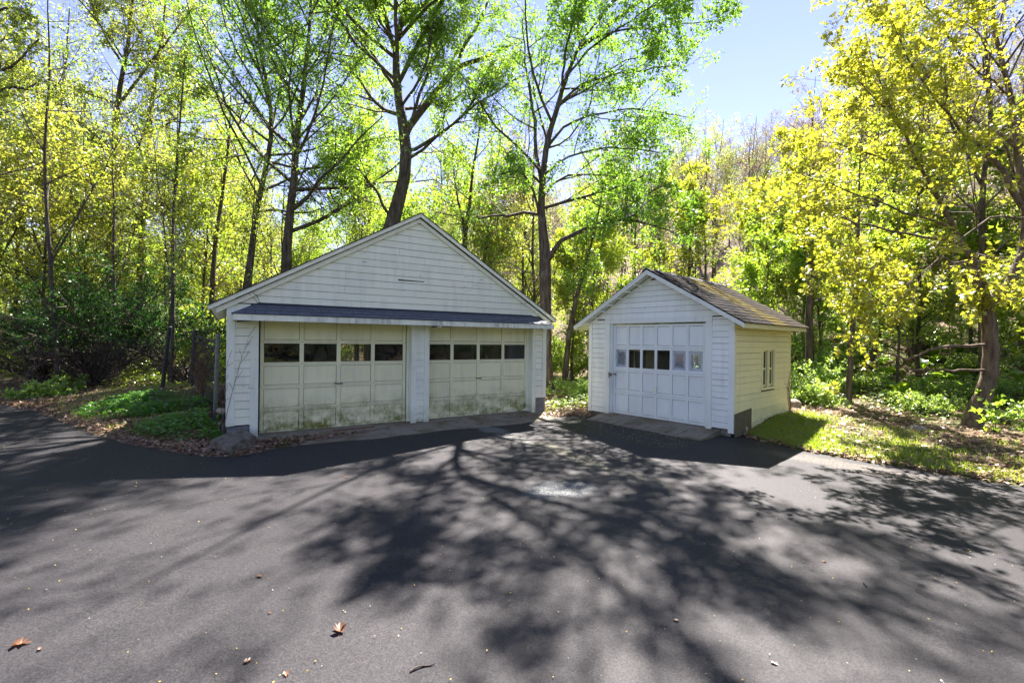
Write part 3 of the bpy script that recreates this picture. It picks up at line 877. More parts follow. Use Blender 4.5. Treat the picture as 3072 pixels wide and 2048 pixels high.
# torn soffit right of the pier, and the dark notch at the left end
MB().hexa([(3.20, VF+.05, 2.035), (3.60, VF+.03, 2.052), (3.60, VF+.25, 2.052), (3.20, VF+.25, 2.030),
           (3.20, VF+.05, 2.060), (3.60, VF+.03, 2.058), (3.60, VF+.25, 2.070), (3.20, VF+.25, 2.060)]).build('torn_soffit', M['dark_wood'], vis)
MB().hexa([(3.24, VF+.02, 2.026), (3.34, VF+.02, 2.038), (3.34, VF+.026, 2.038), (3.24, VF+.026, 2.026),
           (3.24, VF+.02, 2.040), (3.34, VF+.02, 2.058), (3.34, VF+.026, 2.058), (3.24, VF+.026, 2.040)]).build('torn_soffit', M['paint'], vis)
MB().hexa([(-0.40, VF+.05, 2.045), (-0.12, VF+.05, 2.072), (-0.12, VF+.2, 2.072), (-0.40, VF+.2, 2.030),
           (-0.40, VF+.05, 2.082), (-0.12, VF+.05, 2.082), (-0.12, VF+.2, 2.082), (-0.40, VF+.2, 2.082)]).build('torn_soffit', M['dark_wood'], vis)

def sectional_door(parent, u0, ncol, p, nrow, rh, z0, v, glass_row, rail, stile, mat, panes, zskip=0.0):
    d = thing('garage_door', None, None); d.parent = parent
    W = ncol*p
    bk = MB()
    for rr in range(nrow):
        za, zb = z0+rr*rh, z0+(rr+1)*rh
        for nm, (a, b) in (('rail', (za+.0022, za+rail)), ('rail', (zb-rail, zb-.0022))):
            MB().box(u0-stile*.6, u0+W+stile*.6, v-.014, v+.026, a, b).build(nm, mat, d)
        for c in range(ncol+1):
            cu = u0+c*p; s0, s1 = (cu-stile, cu+stile)
            if c == 0: s0 = cu-stile*.6
            if c == ncol: s1 = cu+stile*.6
            MB().box(s0, s1, v-.0125, v+.026, za+rail+.0005, zb-rail-.0005).build('stile', mat, d)
        for c in range(ncol):
            a, b = u0+c*p+stile+.0005, u0+(c+1)*p-stile-.0005
            za2, zb2 = za+rail+.0005, zb-rail-.0005
            if rr == glass_row:
                gm = panes[c % len(panes)]
                if gm is not None:
                    MB().box(-(b-a)/2, (b-a)/2, -.002, .002, -(zb2-za2)/2, (zb2-za2)/2).build('pane', gm, d, ((a+b)/2, v+.010, (za2+zb2)/2))
            else:
                g_ = 0.007    # shadow gap where the panel floats in its groove
                MB().box(a+g_, b-g_, v+.006, v+.020, za2+g_, zb2-g_).build('panel', mat, d)
                MB().box(a, b, v+.0205, v+.025, za2, zb2).build('panel_backing', M['dark_wood'], d)
    return d
PW, RH = 0.684, 0.4267
for u0 in (0.0, 4*PW+0.4335):
    d = sectional_door(G, u0+.003, 4, PW-.0015, 5, RH, -0.008 if u0 else -0.010, 0.0, 3, 0.034, 0.037, M['paint_door'], [M['glass']])
    cu = u0+2*PW
    hd = MB().box(cu-.018, cu+.018, -.026, -.0135, 2.35*RH, 2.62*RH).build('handle', M['paint_trim'], d)
    MB().tube([(cu-.075, -.045, 2.04*RH), (cu+.075, -.045, 2.02*RH)], 0.011).build('handle', M['steel'], d)
    MB().tube([(cu, -.013, 2.03*RH), (cu, -.046, 2.03*RH)], 0.010).build('handle', M['steel'], d)

# concrete apron, sloping to the asphalt
ap = MB()
us = np.linspace(-0.18, 6.3, 28)
for i in range(len(us)-1):
    a, b = us[i], us[i+1]
    fa, fb = (-1.02+0.05*math.sin(a*2.3)+.03*math.sin(a*6.1) for a in (a, b))
    if i > 24: fa += .1*(i-24)/3; fb += .1*(i-23)/3
    ap.hexa([(a, fa, -.2), (b, fb, -.2), (b, -.03, -.2), (a, -.03, -.2), (a, fa, -.094), (b, fb, -.094), (b, -.03, -.011), (a, -.03, -.011)])
apo = ap.build('concrete_apron', M['concrete'], None, (GO[0], GO[1], 0), (0, 0, GA))
tag(apo, 'stained concrete apron under the two wide garage doors', kind='structure')

# ------------------------------------------------------------------ small garage
S = thing('single_garage', 'small white one-door garage with mossy shingle roof and yellowish side wall', 'garage', (SO[0], SO[1], 0.0), SA)
MB().box(-1.85, 1.70, 0.02, 3.30, -0.33, 0.020).build('floor', M['concrete'], S)
UL, UR, DB = -1.86, 1.757, 3.335
RX, RZ, RT = -0.03, 3.40, 2.175           # ridge, eave tips at RX +- 2.09
HW = 2.09; SS = (RZ-RT)/HW
def sroof(u, drop=0): return RZ-abs(u-RX)*SS-drop
holed_wall(UL+.02, UL+.08, 0.03, DB-.05, 0.021, 2.12, 1.35, 2.65, 0.95, 1.55, 'v').build('wall', M['paint_shed'], S)
# right wall sheathing with the window hole
holed_wall(UR-.085, UR-.0135, 0.03, DB-.05, 0.021, 2.14, 1.50, 2.22, 0.80, 1.63, 'v').build('wall', M['dark_wood'], S)
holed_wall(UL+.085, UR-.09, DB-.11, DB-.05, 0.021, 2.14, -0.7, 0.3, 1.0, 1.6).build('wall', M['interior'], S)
MB().prism([(UL+.03, 2.142), (UR-.03, 2.142), (UR-.03, sroof(UR-.03, .12)), (RX, RZ-.12), (UL+.03, sroof(UL+.03, .12))], DB-.11, DB-.05).build('wall', M['paint_shed'], S)
MB().prism([(UL+.03, 2.332), (UR-.03, 2.332), (UR-.03, 2.335), (RX+1.62, 2.38), (RX, RZ-.10), (RX-1.62, 2.38), (UL+.03, 2.335)], 0.012, 0.06).build('gable_sheathing', M['dark_wood'], S)
for (a, b) in ((UL+.03, -1.30), (1.26, UR-.03)):
    MB().box(a, b, 0.012, 0.06, 0.022, 2.33).build('wall', M['dark_wood'], S)
bar_window(S, 1.36, 2.64, 0.955, 1.545, UL+.03, UL+.07, 'v')
EX2 = 0.1225
strip(S, -1.757, -1.362, 0.01, 2.30, EX2, 0.012, M['paint_shed'])
strip(S, 1.322, 1.658, 0.045, 2.30, EX2, 0.012, M['paint_shed'])
z = 2.325; r = random.Random(8)
while z < RZ-0.26:
    a0, b0 = RX-(RZ-.10-z)/SS, RX+(RZ-.10-z)/SS
    z1 = z+EX2-.006
    a1, b1 = RX-(RZ-.10-z1)/SS, RX+(RZ-.10-z1)/SS
    a0, b0, a1, b1 = max(a0, -1.757), min(b0, 1.657), max(a1, -1.757), min(b1, 1.657)
    lap_board(a0, b0, a1, b1, z, z1, 0.012, 0.015).build('siding_board', M['paint_shed'], S)
    z += EX2
MB().box(UL, UL+.10, -0.012, 0.055, 0.0, 2.28).build('corner_board', M['paint_shed'], S)
MB().box(UR-.097, UR+.012, -0.012, 0.022, -0.03, 2.22).build('corner_board', M['paint_shed'], S)
MB().box(UR-.02, UR+.012, 0.0225, 0.085, -0.03, 2.14).build('corner_board', M['paint_shed_bounce'], S)
MB().box(UR-.02, UR+.012, DB-.085, DB, 0.02, 2.14).build('corner_board', M['paint_shed_bounce'], S)
MB().box(-1.360, -1.215, -0.014, 0.085, -0.07, 2.205).build('door_trim', M['paint_shed'], S)
MB().box(1.205, 1.320, -0.014, 0.085, -0.02, 2.205).build('door_trim', M['paint_shed'], S)
MB().box(-1.360, 1.320, -0.016, 0.085, 2.207, 2.322).build('door_trim', M['paint_shed'], S)
MB().box(-1.214, -1.150, 0.03, 0.10, -0.01, 2.206).build('door_stop', M['paint_shed'], S)
MB().box(1.150, 1.204, 0.05, 0.10, 0.0, 2.206).build('door_stop', M['paint_shed'], S)
# side boards, cut round the window
WV0, WV1, WZ0, WZ1 = 1.445, 2.275, 0.735, 1.705
me_full = None
def side_board(v0, v1, z0):
    m = MB().hexa([(UR-.012, v0, z0), (UR+.008, v0, z0), (UR+.008, v1, z0), (UR-.012, v1, z0),
                   (UR-.012, v0, z0+EX2-.0065), (UR-.007, v0, z0+EX2-.0065), (UR-.007, v1, z0+EX2-.0065), (UR-.012, v1, z0+EX2-.0065)])
    return m.mesh('siding_board', M['paint_shed_bounce'])
full, left, right = side_board(.086, DB-.086, 0), side_board(.086, WV0-.001, 0), side_board(WV1+.001, DB-.086, 0)
for k in range(18):
    z0 = -0.03+k*EX2; zz = z0+r.uniform(-.0015, .0015)
    if z0+EX2 < WZ0+.06 or z0 > WZ1-.03: obj('siding_board', full, S, (0, 0, zz))
    else:
        obj('siding_board', left, S, (0, 0, zz)); obj('siding_board', right, S, (0, 0, zz))
# the pair of narrow sashes in the side wall
w = thing('window', None, None); w.parent = S
fr = MB()
fr.box(UR-.02, UR+.018, WV0, WV0+.075, WZ0+.06, WZ1-.09).box(UR-.02, UR+.018, WV1-.075, WV1, WZ0+.06, WZ1-.09)
fr.box(UR-.02, UR+.019, WV0, WV1, WZ1-.0895, WZ1).box(UR-.02, UR+.016, 1.83, 1.90, WZ0+.06, WZ1-.09)
fr.build('frame', M['paint_shed_bounce'], w)
MB().box(UR-.02, UR+.06, WV0-.04, WV1+.03, WZ0+.01, WZ0+.0595).build('sill', M['paint_shed_bounce'], w)
for (a, b) in ((WV0+.076, 1.829), (1.901, WV1-.076)):
    sm = MB(); zb, zt = WZ0+.061, WZ1-.091; zm = zb+.49*(zt-zb)
    x0, x1 = UR-.055, UR-.03
    sm.box(x0, x1, a, a+.03, zb, zt).box(x0, x1, b-.03, b, zb, zt)
    for (c, e) in ((zb, zb+.05), (zm-.02, zm+.02), (zt-.03, zt)): sm.box(x0+.001, x1-.001, a+.03, b-.03, c, e)
    sm.build('sash', M['paint_shed_bounce'], w)
    MB().box(UR-.046, UR-.042, a+.03, b-.03, zm+.02, zt-.03).build('pane', M['glass_clear'], w)
    MB().box(UR-.046, UR-.042, a+.03, b-.03, zb+.05, zm-.02).build('pane', M['glass_clear'], w)
    MB().box(UR-.066, UR-.058, a+.05, b-.01, zb+.04, zm-.0).build('curtain', M['paint_shed'], w)
# door
fog = fogged_mat('fogged_glass', 0.15, 0.22)
PS, RS = 0.3755, 0.5385
d = sectional_door(S, -3*PS, 6, PS, 4, RS, 0.022, 0.085, 2, 0.052, 0.030, M['paint_shed_door'],
                   [fog, M['glass_clear'], M['glass_clear'], M['glass_clear'], fog, fog])
MB().box(-.03, .03, 0.052, 0.071, 0.63, 0.76).build('handle', M['paint_trim'], d)
MB().tube([(-.06, .05, 0.60), (.05, .05, 0.60)], .010).build('handle', M['paint_shed_door'], d)
lt = MB().box(-1.225, -1.205, -0.03, -0.0145, 0.88, 1.02).build('latch', M['steel'], S)
MB().box(-1.205, -1.06, 0.062, 0.0705, 0.955, 0.985).build('hasp', M['brass'], lt)
MB().box(-1.20, -1.155, -0.03, 0.01, 0.935, 0.99).build('padlock', M['brass'], lt)
# roof
V0, V1 = -0.30, 3.58
def ss_slab(m, d0, d1, v0, v1, side, hw=HW):
    o = RX+side*hw
    if side < 0: m.prism([(o, sroof(o)-d1), (RX, RZ-d1), (RX, RZ-d0), (o, sroof(o)-d0)], v0, v1)
    else: m.prism([(RX, RZ-d1), (o, sroof(o)-d1), (o, sroof(o)-d0), (RX, RZ-d0)], v0, v1)
    return m
rfm = ss_slab(ss_slab(MB(), 0.010, 0.024, V0, V1, -1), 0.010, 0.024, V0, V1, 1).build('roof', M['roof_dark'], S)
ss_slab(ss_slab(MB(), 0.026, 0.075, V0+.04, V1-.02, -1, HW-.03), 0.026, 0.075, V0+.04, V1-.02, 1, HW-.03).build('roof_deck', M['paint_shed'], S)
for side in (-1, 1):
    ss_slab(MB(), 0.026, 0.115, V0+.004, V0+.036, side, HW-.004).build('rake_board', M['paint_shed'], S)
    ss_slab(MB(), 0.030, 0.062, V0-.014, V0+.002, side, HW-.001).build('rake_moulding', M['paint_shed'], S)
    ss_slab(MB(), 0.10, 0.17, -0.016, 0.010, side, HW-.28).build('frieze_board', M['paint_shed'], S)
    u = RX+side*(HW-.02)
    MB().box(min(u, u-side*.025), max(u, u-side*.025), V0+.037, V1-.03, sroof(u)-.125, sroof(u)-.028).build('fascia', M['paint_shed_bounce'], S)
# notched little rafter ends under the left rake
for k in range(7):
    for side in (-1, 1):
        u = RX+side*(0.35+k*.245)
        MB().box(u-.012, u+.012, V0+.037, -0.017, sroof(u)-.13, sroof(u)-.09).build('lookout', M['paint_shed'], S)

def moss_shingle():
    m, nt, out = new_mat('mossy_shingle'); g = NG(nt)
    pos = pos_of(g); oi = g.n('ShaderNodeObjectInfo')
    col = g.mix(oi.outputs['Random'], (0.007, 0.007, 0.009), (0.024, 0.023, 0.025))
    col = g.mix(g.ramp(g.noise(pos, 50, 3, 0.7), [(0.4, 0.0), (0.7, 0.6)]), col, (0.045, 0.042, 0.042))
    loc = g.n('ShaderNodeVectorMath', operation='SUBTRACT'); g.l(pos, loc.inputs[0]); loc.inputs[1].default_value = (SO[0], SO[1], 0)
    rt_ = g.n('ShaderNodeVectorRotate'); rt_.rotation_type = 'Z_AXIS'; g.l(loc.outputs[0], rt_.inputs['Vector']); rt_.inputs['Angle'].default_value = -SA
    sp = g.n('ShaderNodeSeparateXYZ'); g.l(rt_.outputs[0], sp.inputs[0])
    n1 = g.noise(g.scale(rt_.outputs[0], (0.8, 2.0, 1)), 1.5, 5, 0.7)
    band = g.math('SUBTRACT', 1.0, g.math('MULTIPLY', g.math('ABSOLUTE', g.math('SUBTRACT', sp.outputs['Y'], 1.75)), 0.72), True)
    a = g.math('MULTIPLY', g.ramp(g.math('ADD', g.math('MULTIPLY', n1, 0.75), g.math('MULTIPLY', band, 0.32)), [(0.53, 0.0), (0.70, 1.0)]),
               g.ramp(g.noise(pos, 26, 4, 0.7), [(0.3, 0.2), (0.55, 1.0)]))
    col = g.mix(a, col, (0.135, 0.105, 0.014))
    old = g.mapr(sp.outputs['Y'], 2.0, 3.3, 0.0, 0.18)
    col = g.mix(old, col, (0.20, 0.165, 0.10))
    g.principled(out, col, 0.95, g.bump(g.noise(pos, 60, 4, 0.7), 0.6, 0.008), 0.04)
    return m
M['shingle_moss'] = moss_shingle()
sl_len = HW/math.cos(math.atan(SS)); nrows = 16; ca, sa_ = math.cos(math.atan(SS)), math.sin(math.atan(SS))
rex = (sl_len+.03)/nrows
def sh_mesh(wd):
    # lower edge at origin, running up the slope along -u
    L = rex*1.5
    def q(s, h): return (-s*ca + h*sa_, s*sa_ + h*ca)
    (x0, z0), (x1, z1), (x2, z2), (x3, z3) = q(0, .006), q(L, -.006), q(0, .019), q(L, .003)
    return MB().hexa([(x0, wd, z0), (x0, 0, z0), (x1, 0, z1), (x1, wd, z1), (x2, wd, z2), (x2, 0, z2), (x3, 0, z3), (x3, wd, z3)]).mesh('shingle', M['shingle_moss'])
shm = {wd: sh_mesh(wd-.006) for wd in (0.22, 0.26, 0.30)}
sh_list = []
r = random.Random(4)
for k in range(nrows):
    s = -0.03+k*rex; u = RX+HW-s*ca+.0; zz = sroof(RX+HW)-.010+s*sa_
    v = V0-.012 - r.uniform(0, .12)
    while v < V1-.05:
        wd = r.choice((0.22, 0.26, 0.30))
        if v+wd > V0+.06: 
            sc = 1.0; vv = v
            if v < V0-.012: sc = (v+wd-(V0-.012))/wd; vv = V0-.012
            o = obj('shingle', shm[wd], rfm, (u+r.uniform(-.004, .004), vv, zz+r.uniform(0, .004)), (0, r.uniform(-.01, .01), 0))
            o.scale = (1, sc, 1)
        v += wd
# a ridge cap
ss_slab(ss_slab(MB(), -0.018, 0.006, V0-.01, V1, -1, .13), -0.018, 0.006, V0-.01, V1, 1, .13).build('ridge_cap', M['roof_dark'], S)

am = MB()
us = np.linspace(-1.36, 1.50, 12)
for i in range(len(us)-1):
    a, b = us[i], us[i+1]
    fa, fb = (-0.70-0.06*(q+1.4)+.03*math.sin(q*5) for q in (a, b))
    am.hexa([(a, fa, -.2), (b, fb, -.2), (b, .02, -.2), (a, .02, -.2), (a, fa, -.088), (b, fb, -.075), (b, .02, 0.008), (a, .02, 0.008)])
sap = am.build('concrete_apron', M['concrete'], None, (SO[0], SO[1], 0), (0, 0, SA))
tag(sap, 'mossy concrete apron under the small garage door', kind='structure')

# ------------------------------------------------------------------ trees traced one by one: trunk, then limbs, as (x, y, z, radius)
TREES = {
'central':[[[-5.09,17.5,1.83,0.435],[-4.91,17.5,4.76,0.385],[-4.72,17.5,6.02,0.368],[-4.27,17.5,7.61,0.318],[-4.11,17.5,8.95,0.301],[-4.24,17.5,9.78,0.268],[-4.47,17.5,10.95,0.218],[-4.6,17.5,12.29,0.184],[-4.5,17.5,13.46,0.151],[-4.18,17.5,14.8,0.117],[-3.94,17.5,16.3,0.067]],[[-4.21,17.5,9.62,0.218],[-3.77,17.75,10.55,0.187],[-3.14,18.0,11.49,0.172],[-2.41,18.25,12.59,0.148],[-1.65,18.5,13.1,0.115],[-0.96,18.75,13.53,0.081],[0.02,19.0,14.24,0.045]],[[-2.31,17.5,12.15,0.1],[-2.08,18.33,13.52,0.088],[-1.54,19.17,15.16,0.073],[-1.05,20.0,17.08,0.048]],[[-4.03,17.5,9.03,0.1],[-3.19,17.0,9.16,0.081],[-2.23,16.5,9.58,0.063],[-1.49,16.0,10.12,0.046],[-1.08,15.5,10.67,0.022]],[[-4.64,17.5,11.45,0.1],[-5.21,18.0,12.41,0.086],[-5.9,18.5,13.5,0.071],[-6.7,19.0,14.8,0.055],[-7.36,19.5,16.26,0.037]],[[-4.79,17.5,6.43,0.084],[-5.12,17.0,7.27,0.065],[-5.53,16.5,7.73,0.047],[-5.82,16.0,8.01,0.031],[-6.24,15.5,8.1,0.022]],[[-4.5,17.5,13.29,0.1],[-3.57,16.67,13.55,0.08],[-2.65,15.83,13.72,0.061],[-1.95,15.0,14.1,0.029]],[[-4.42,17.5,10.62,0.075],[-3.62,17.0,11.35,0.065],[-3.13,16.5,12.17,0.047],[-2.9,16.0,13.08,0.031]],[[-4.54,17.5,12.96,0.075],[-4.8,16.5,13.1,0.063],[-4.81,15.5,13.3,0.044],[-4.65,14.5,13.52,0.028]]],
'rightmaple_back':[[[1.24,15.5,-0.04,0.2],[1.19,15.5,1.51,0.185],[1.14,15.5,3.0,0.193],[1.11,15.5,4.18,0.222],[1.06,15.5,5.07,0.208],[0.96,15.5,6.11,0.163],[0.98,15.5,7.14,0.148],[1.11,15.5,8.48,0.126],[1.45,15.5,9.67,0.111],[1.74,15.5,10.71,0.089],[2.24,15.5,11.9,0.067],[2.9,15.5,12.79,0.044],[3.77,15.5,13.84,0.03]],[[1.18,15.5,4.48,0.119],[1.41,15.25,4.88,0.095],[1.81,15.0,5.19,0.086],[2.55,14.75,5.49,0.071],[3.34,14.5,5.65,0.056],[4.1,14.25,5.52,0.041],[5.1,14.0,5.07,0.02]],[[3.57,15.5,5.91,0.044],[3.84,14.83,6.24,0.035],[4.2,14.17,6.45,0.027],[4.65,13.5,6.49,0.019]],[[0.98,15.5,7.0,0.104],[0.77,15.8,8.3,0.091],[0.71,16.1,9.5,0.077],[0.51,16.4,10.9,0.063],[0.34,16.7,12.34,0.04],[0.25,17.0,13.83,0.024]],[[0.9,15.5,5.96,0.067],[0.65,15.17,6.74,0.058],[0.21,14.83,7.26,0.043],[-0.42,14.5,7.06,0.028]],[[1.45,15.5,9.67,0.067],[2.11,15.0,10.14,0.05],[3.29,14.5,10.29,0.035],[5.04,14.0,10.28,0.02]],[[1.11,15.5,8.33,0.067],[1.81,16.0,9.31,0.061],[3.12,16.5,10.04,0.047],[4.68,17.0,10.47,0.033],[6.66,17.5,10.41,0.017]],[[1.59,15.5,10.26,0.059],[1.63,14.67,11.07,0.049],[1.79,13.83,11.6,0.033],[1.8,13.0,12.0,0.019]],[[1.03,15.5,7.44,0.059],[1.81,14.67,7.71,0.042],[2.9,13.83,7.65,0.033],[4.09,13.0,7.18,0.019]],[[2.24,15.5,11.9,0.052],[3.34,14.83,11.9,0.043],[4.55,14.17,11.59,0.027],[6.01,13.5,11.28,0.013]],[[1.01,15.5,6.7,0.059],[1.7,16.17,7.54,0.054],[3.05,16.83,7.95,0.04],[4.52,17.5,7.88,0.025]],[[1.74,15.5,10.71,0.052],[2.44,14.5,11.11,0.042],[3.56,13.5,11.38,0.026],[4.48,12.5,11.4,0.018]]],
't3':[[[-8.57,17.0,2.52,0.203],[-8.5,17.0,3.98,0.195],[-8.43,17.0,5.28,0.195],[-8.32,17.0,6.75,0.179],[-8.17,17.0,8.21,0.163],[-8.1,17.0,9.51,0.146],[-7.92,17.0,10.81,0.122],[-7.77,17.0,12.27,0.098],[-7.67,17.0,13.57,0.073],[-7.64,17.0,15.36,0.049]]],
't4':[[[-10.52,17.5,1.85,0.159],[-10.33,17.5,3.02,0.151],[-10.14,17.5,4.36,0.142],[-9.86,17.5,6.71,0.126],[-9.51,17.5,8.39,0.117],[-9.33,17.5,9.73,0.109],[-9.44,17.5,11.06,0.092],[-9.76,17.5,12.56,0.075],[-9.94,17.5,13.9,0.059],[-10.04,17.5,15.4,0.033]],[[-9.36,17.5,9.73,0.067],[-9.25,17.83,11.24,0.06],[-9.18,18.17,13.16,0.043],[-9.27,18.5,15.14,0.027]]],
't5':[[[-19.57,22.0,0.75,0.232],[-19.43,22.0,6.22,0.211],[-19.35,22.0,8.75,0.189],[-19.29,22.0,11.06,0.179],[-19.18,22.0,12.95,0.147],[-18.89,22.0,14.85,0.116],[-18.59,22.0,16.74,0.084],[-18.4,22.0,19.26,0.053]],[[-19.18,22.0,12.95,0.095],[-18.42,22.33,14.41,0.085],[-17.41,22.67,16.35,0.065],[-16.37,23.0,18.33,0.044]],[[-18.89,22.0,14.85,0.074],[-19.4,21.5,15.97,0.062],[-19.76,21.0,17.44,0.04]]],
't6':[[[-18.88,23.0,0.83,0.187],[-18.83,23.0,4.68,0.165],[-18.76,23.0,6.88,0.165],[-18.63,23.0,9.52,0.143],[-18.4,23.0,12.6,0.121],[-18.09,23.0,15.24,0.099],[-17.79,23.0,17.44,0.066],[-17.59,23.0,19.86,0.044]]],
't7':[[[-11.21,15.0,0.23,0.065],[-11.19,15.0,3.68,0.057],[-11.21,15.0,5.69,0.05],[-11.12,15.0,7.41,0.043],[-11.0,15.0,9.13,0.036],[-10.87,15.0,10.99,0.022]]],
't8':[[[-13.31,20.0,0.7,0.134],[-13.22,20.0,3.19,0.115],[-13.08,20.0,5.87,0.105],[-12.81,20.0,7.97,0.086],[-12.55,20.0,10.27,0.067],[-12.47,20.0,12.37,0.038]]],
't9':[[[-24.43,24.0,0.85,0.138],[-24.3,24.0,7.05,0.115],[-24.12,24.0,11.41,0.092],[-23.7,24.0,16.0,0.057],[-23.5,24.0,18.98,0.034]]],
't10':[[[-2.02,20.0,1.02,0.153],[-2.11,20.0,5.61,0.134],[-2.08,20.0,6.57,0.115],[-1.94,20.0,7.71,0.096],[-1.82,20.0,9.05,0.077],[-1.59,20.0,10.58,0.057],[-1.38,20.0,12.12,0.029]],[[-2.07,20.0,5.8,0.086],[-2.28,20.33,7.23,0.078],[-2.67,20.67,8.89,0.059],[-2.83,21.0,10.81,0.03]]],
't10b':[[[-1.52,21.0,0.99,0.1],[-1.33,21.0,5.41,0.09],[-1.18,21.0,6.62,0.08],[-1.0,21.0,8.02,0.06],[-0.81,21.0,9.83,0.04],[-0.53,21.0,11.64,0.03]]],
't11':[[[2.12,18.0,0.41,0.112],[2.24,18.0,1.83,0.103],[2.33,18.0,2.52,0.095],[2.63,18.0,3.9,0.086],[2.96,18.0,5.11,0.069],[3.32,18.0,6.66,0.052],[3.61,18.0,8.38,0.026]]],
't12':[[[-7.66,24.0,1.04,0.161],[-7.66,24.0,6.78,0.149],[-7.56,24.0,8.84,0.138],[-7.63,24.0,10.91,0.115],[-7.73,24.0,13.2,0.08],[-7.59,24.0,15.49,0.046]]],
'yellow':[[[9.37,9.3,-0.18,0.222],[9.43,9.3,0.07,0.196],[9.56,9.3,0.51,0.178],[9.73,9.3,1.0,0.16],[9.79,9.3,1.54,0.151],[9.75,9.3,2.07,0.147],[9.65,9.3,2.6,0.147],[9.56,9.3,2.96,0.133],[9.49,9.3,3.18,0.107]],[[9.65,9.3,2.6,0.107],[9.93,9.33,2.79,0.107],[10.23,9.36,3.06,0.107],[10.48,9.39,3.61,0.099],[10.64,9.42,4.25,0.099],[10.59,9.45,4.8,0.099],[10.46,9.48,5.98,0.091],[10.32,9.51,6.99,0.077],[10.13,9.54,7.92,0.064],[10.02,9.57,8.85,0.046],[9.99,9.6,9.88,0.028]],[[10.39,9.3,4.61,0.076],[9.9,9.17,5.23,0.07],[9.36,9.03,5.6,0.056],[8.66,8.9,6.05,0.038],[8.02,8.77,6.57,0.029],[7.48,8.63,7.15,0.021],[7.03,8.5,7.79,0.012]],[[9.54,9.3,3.05,0.071],[9.16,9.17,3.64,0.061],[8.76,9.04,4.09,0.056],[8.21,8.91,4.77,0.047],[7.72,8.79,5.47,0.038],[7.23,8.66,6.18,0.029],[6.87,8.53,6.7,0.02],[6.47,8.4,7.4,0.012]],[[9.74,9.3,1.79,0.04],[8.98,9.16,1.75,0.035],[8.32,9.02,1.7,0.03],[7.81,8.88,1.51,0.025],[7.23,8.74,1.61,0.017],[6.53,8.6,1.77,0.008]],[[8.18,9.3,1.5,0.022],[7.72,9.03,2.13,0.017],[7.07,8.77,2.62,0.013],[6.36,8.5,2.99,0.008]],[[9.8,9.3,1.27,0.031],[9.11,9.2,1.27,0.026],[8.4,9.1,1.25,0.022],[7.71,9.0,1.31,0.013]],[[9.22,9.3,3.8,0.04],[8.71,9.68,4.06,0.032],[7.89,10.05,4.37,0.029],[7.09,10.43,4.76,0.02],[6.3,10.8,5.06,0.01]],[[8.99,9.3,4.15,0.031],[7.58,8.8,4.31,0.025],[6.19,8.3,4.55,0.016],[4.92,7.8,4.67,0.007]],[[8.35,9.3,5.35,0.031],[7.78,9.7,5.77,0.028],[7.13,10.1,6.21,0.019],[6.31,10.5,6.48,0.01]],[[7.99,9.3,6.05,0.027],[7.11,8.77,6.31,0.021],[6.31,8.23,6.42,0.016],[5.61,7.7,6.41,0.007]],[[10.26,9.3,5.9,0.036],[9.77,9.75,6.65,0.033],[9.23,10.2,7.74,0.024],[8.91,10.65,9.22,0.015],[8.64,11.1,10.48,0.011]],[[10.1,9.3,6.88,0.031],[8.72,8.8,7.26,0.025],[7.66,8.3,7.74,0.016],[6.82,7.8,8.04,0.011]],[[10.25,9.3,3.15,0.036],[9.79,9.55,3.54,0.032],[9.11,9.8,3.48,0.023],[8.29,10.05,3.42,0.019],[7.41,10.3,3.64,0.01]],[[10.46,9.3,4.39,0.031],[9.32,8.85,4.26,0.025],[8.13,8.4,3.64,0.016],[7.01,7.95,2.93,0.011],[5.98,7.5,2.49,0.007]],[[10.38,9.3,3.5,0.031],[11.25,9.63,3.94,0.028],[11.92,9.97,4.78,0.019],[12.5,10.3,5.67,0.015]],[[10.36,9.3,5.1,0.031],[9.41,8.8,5.68,0.025],[8.32,8.3,5.45,0.016],[7.3,7.8,5.0,0.011]],[[7.77,9.3,6.5,0.022],[7.88,9.83,6.9,0.019],[7.91,10.37,7.23,0.015],[7.95,10.9,7.4,0.01]]],
'sapling':[[[9.32,12.6,-0.34,0.078],[9.37,12.6,0.93,0.072],[9.42,12.6,2.26,0.066],[9.5,12.6,3.47,0.06],[9.54,12.6,4.55,0.048],[9.55,12.6,5.63,0.036],[9.57,12.6,6.72,0.024],[9.62,12.6,7.8,0.012]]],
'leaner':[[[12.45,16.0,0.41,0.1],[12.62,16.0,1.17,0.092],[12.8,16.0,1.79,0.084],[13.06,16.0,2.86,0.069],[13.35,16.0,4.09,0.054],[13.49,16.0,5.62,0.031]]],
'dark':[[[20.2,21.0,1.63,0.191],[20.18,21.0,3.24,0.181],[20.14,21.0,4.85,0.171],[20.02,21.0,7.26,0.151],[19.91,21.0,9.66,0.121],[19.8,21.0,12.07,0.08],[19.61,21.0,14.68,0.04]]],
'vine':[[[9.89,15.0,0.47,0.129],[9.82,15.0,1.62,0.122],[9.78,15.0,2.48,0.115],[9.82,15.0,3.92,0.108],[9.72,15.0,5.35,0.086],[9.55,15.0,6.92,0.057],[9.45,15.0,8.36,0.029]]],
'leftover':[[[-15.01,11.5,-0.36,0.22],[-14.94,11.5,3.6,0.187],[-14.74,11.5,6.35,0.154],[-14.54,11.5,8.55,0.11],[-14.34,11.5,10.75,0.055]],[[-14.79,11.5,5.8,0.077],[-14.13,11.62,7.3,0.067],[-13.28,11.75,8.1,0.056],[-12.74,11.88,8.2,0.04],[-12.59,12.0,8.42,0.023]],[[-14.64,11.5,6.9,0.066],[-13.66,11.5,8.12,0.055],[-12.68,11.5,8.57,0.039],[-12.02,11.5,9.24,0.022]],[[-14.54,11.5,8.22,0.066],[-13.48,11.33,9.43,0.049],[-12.43,11.17,9.76,0.032],[-11.61,11.0,9.44,0.016]]],
}
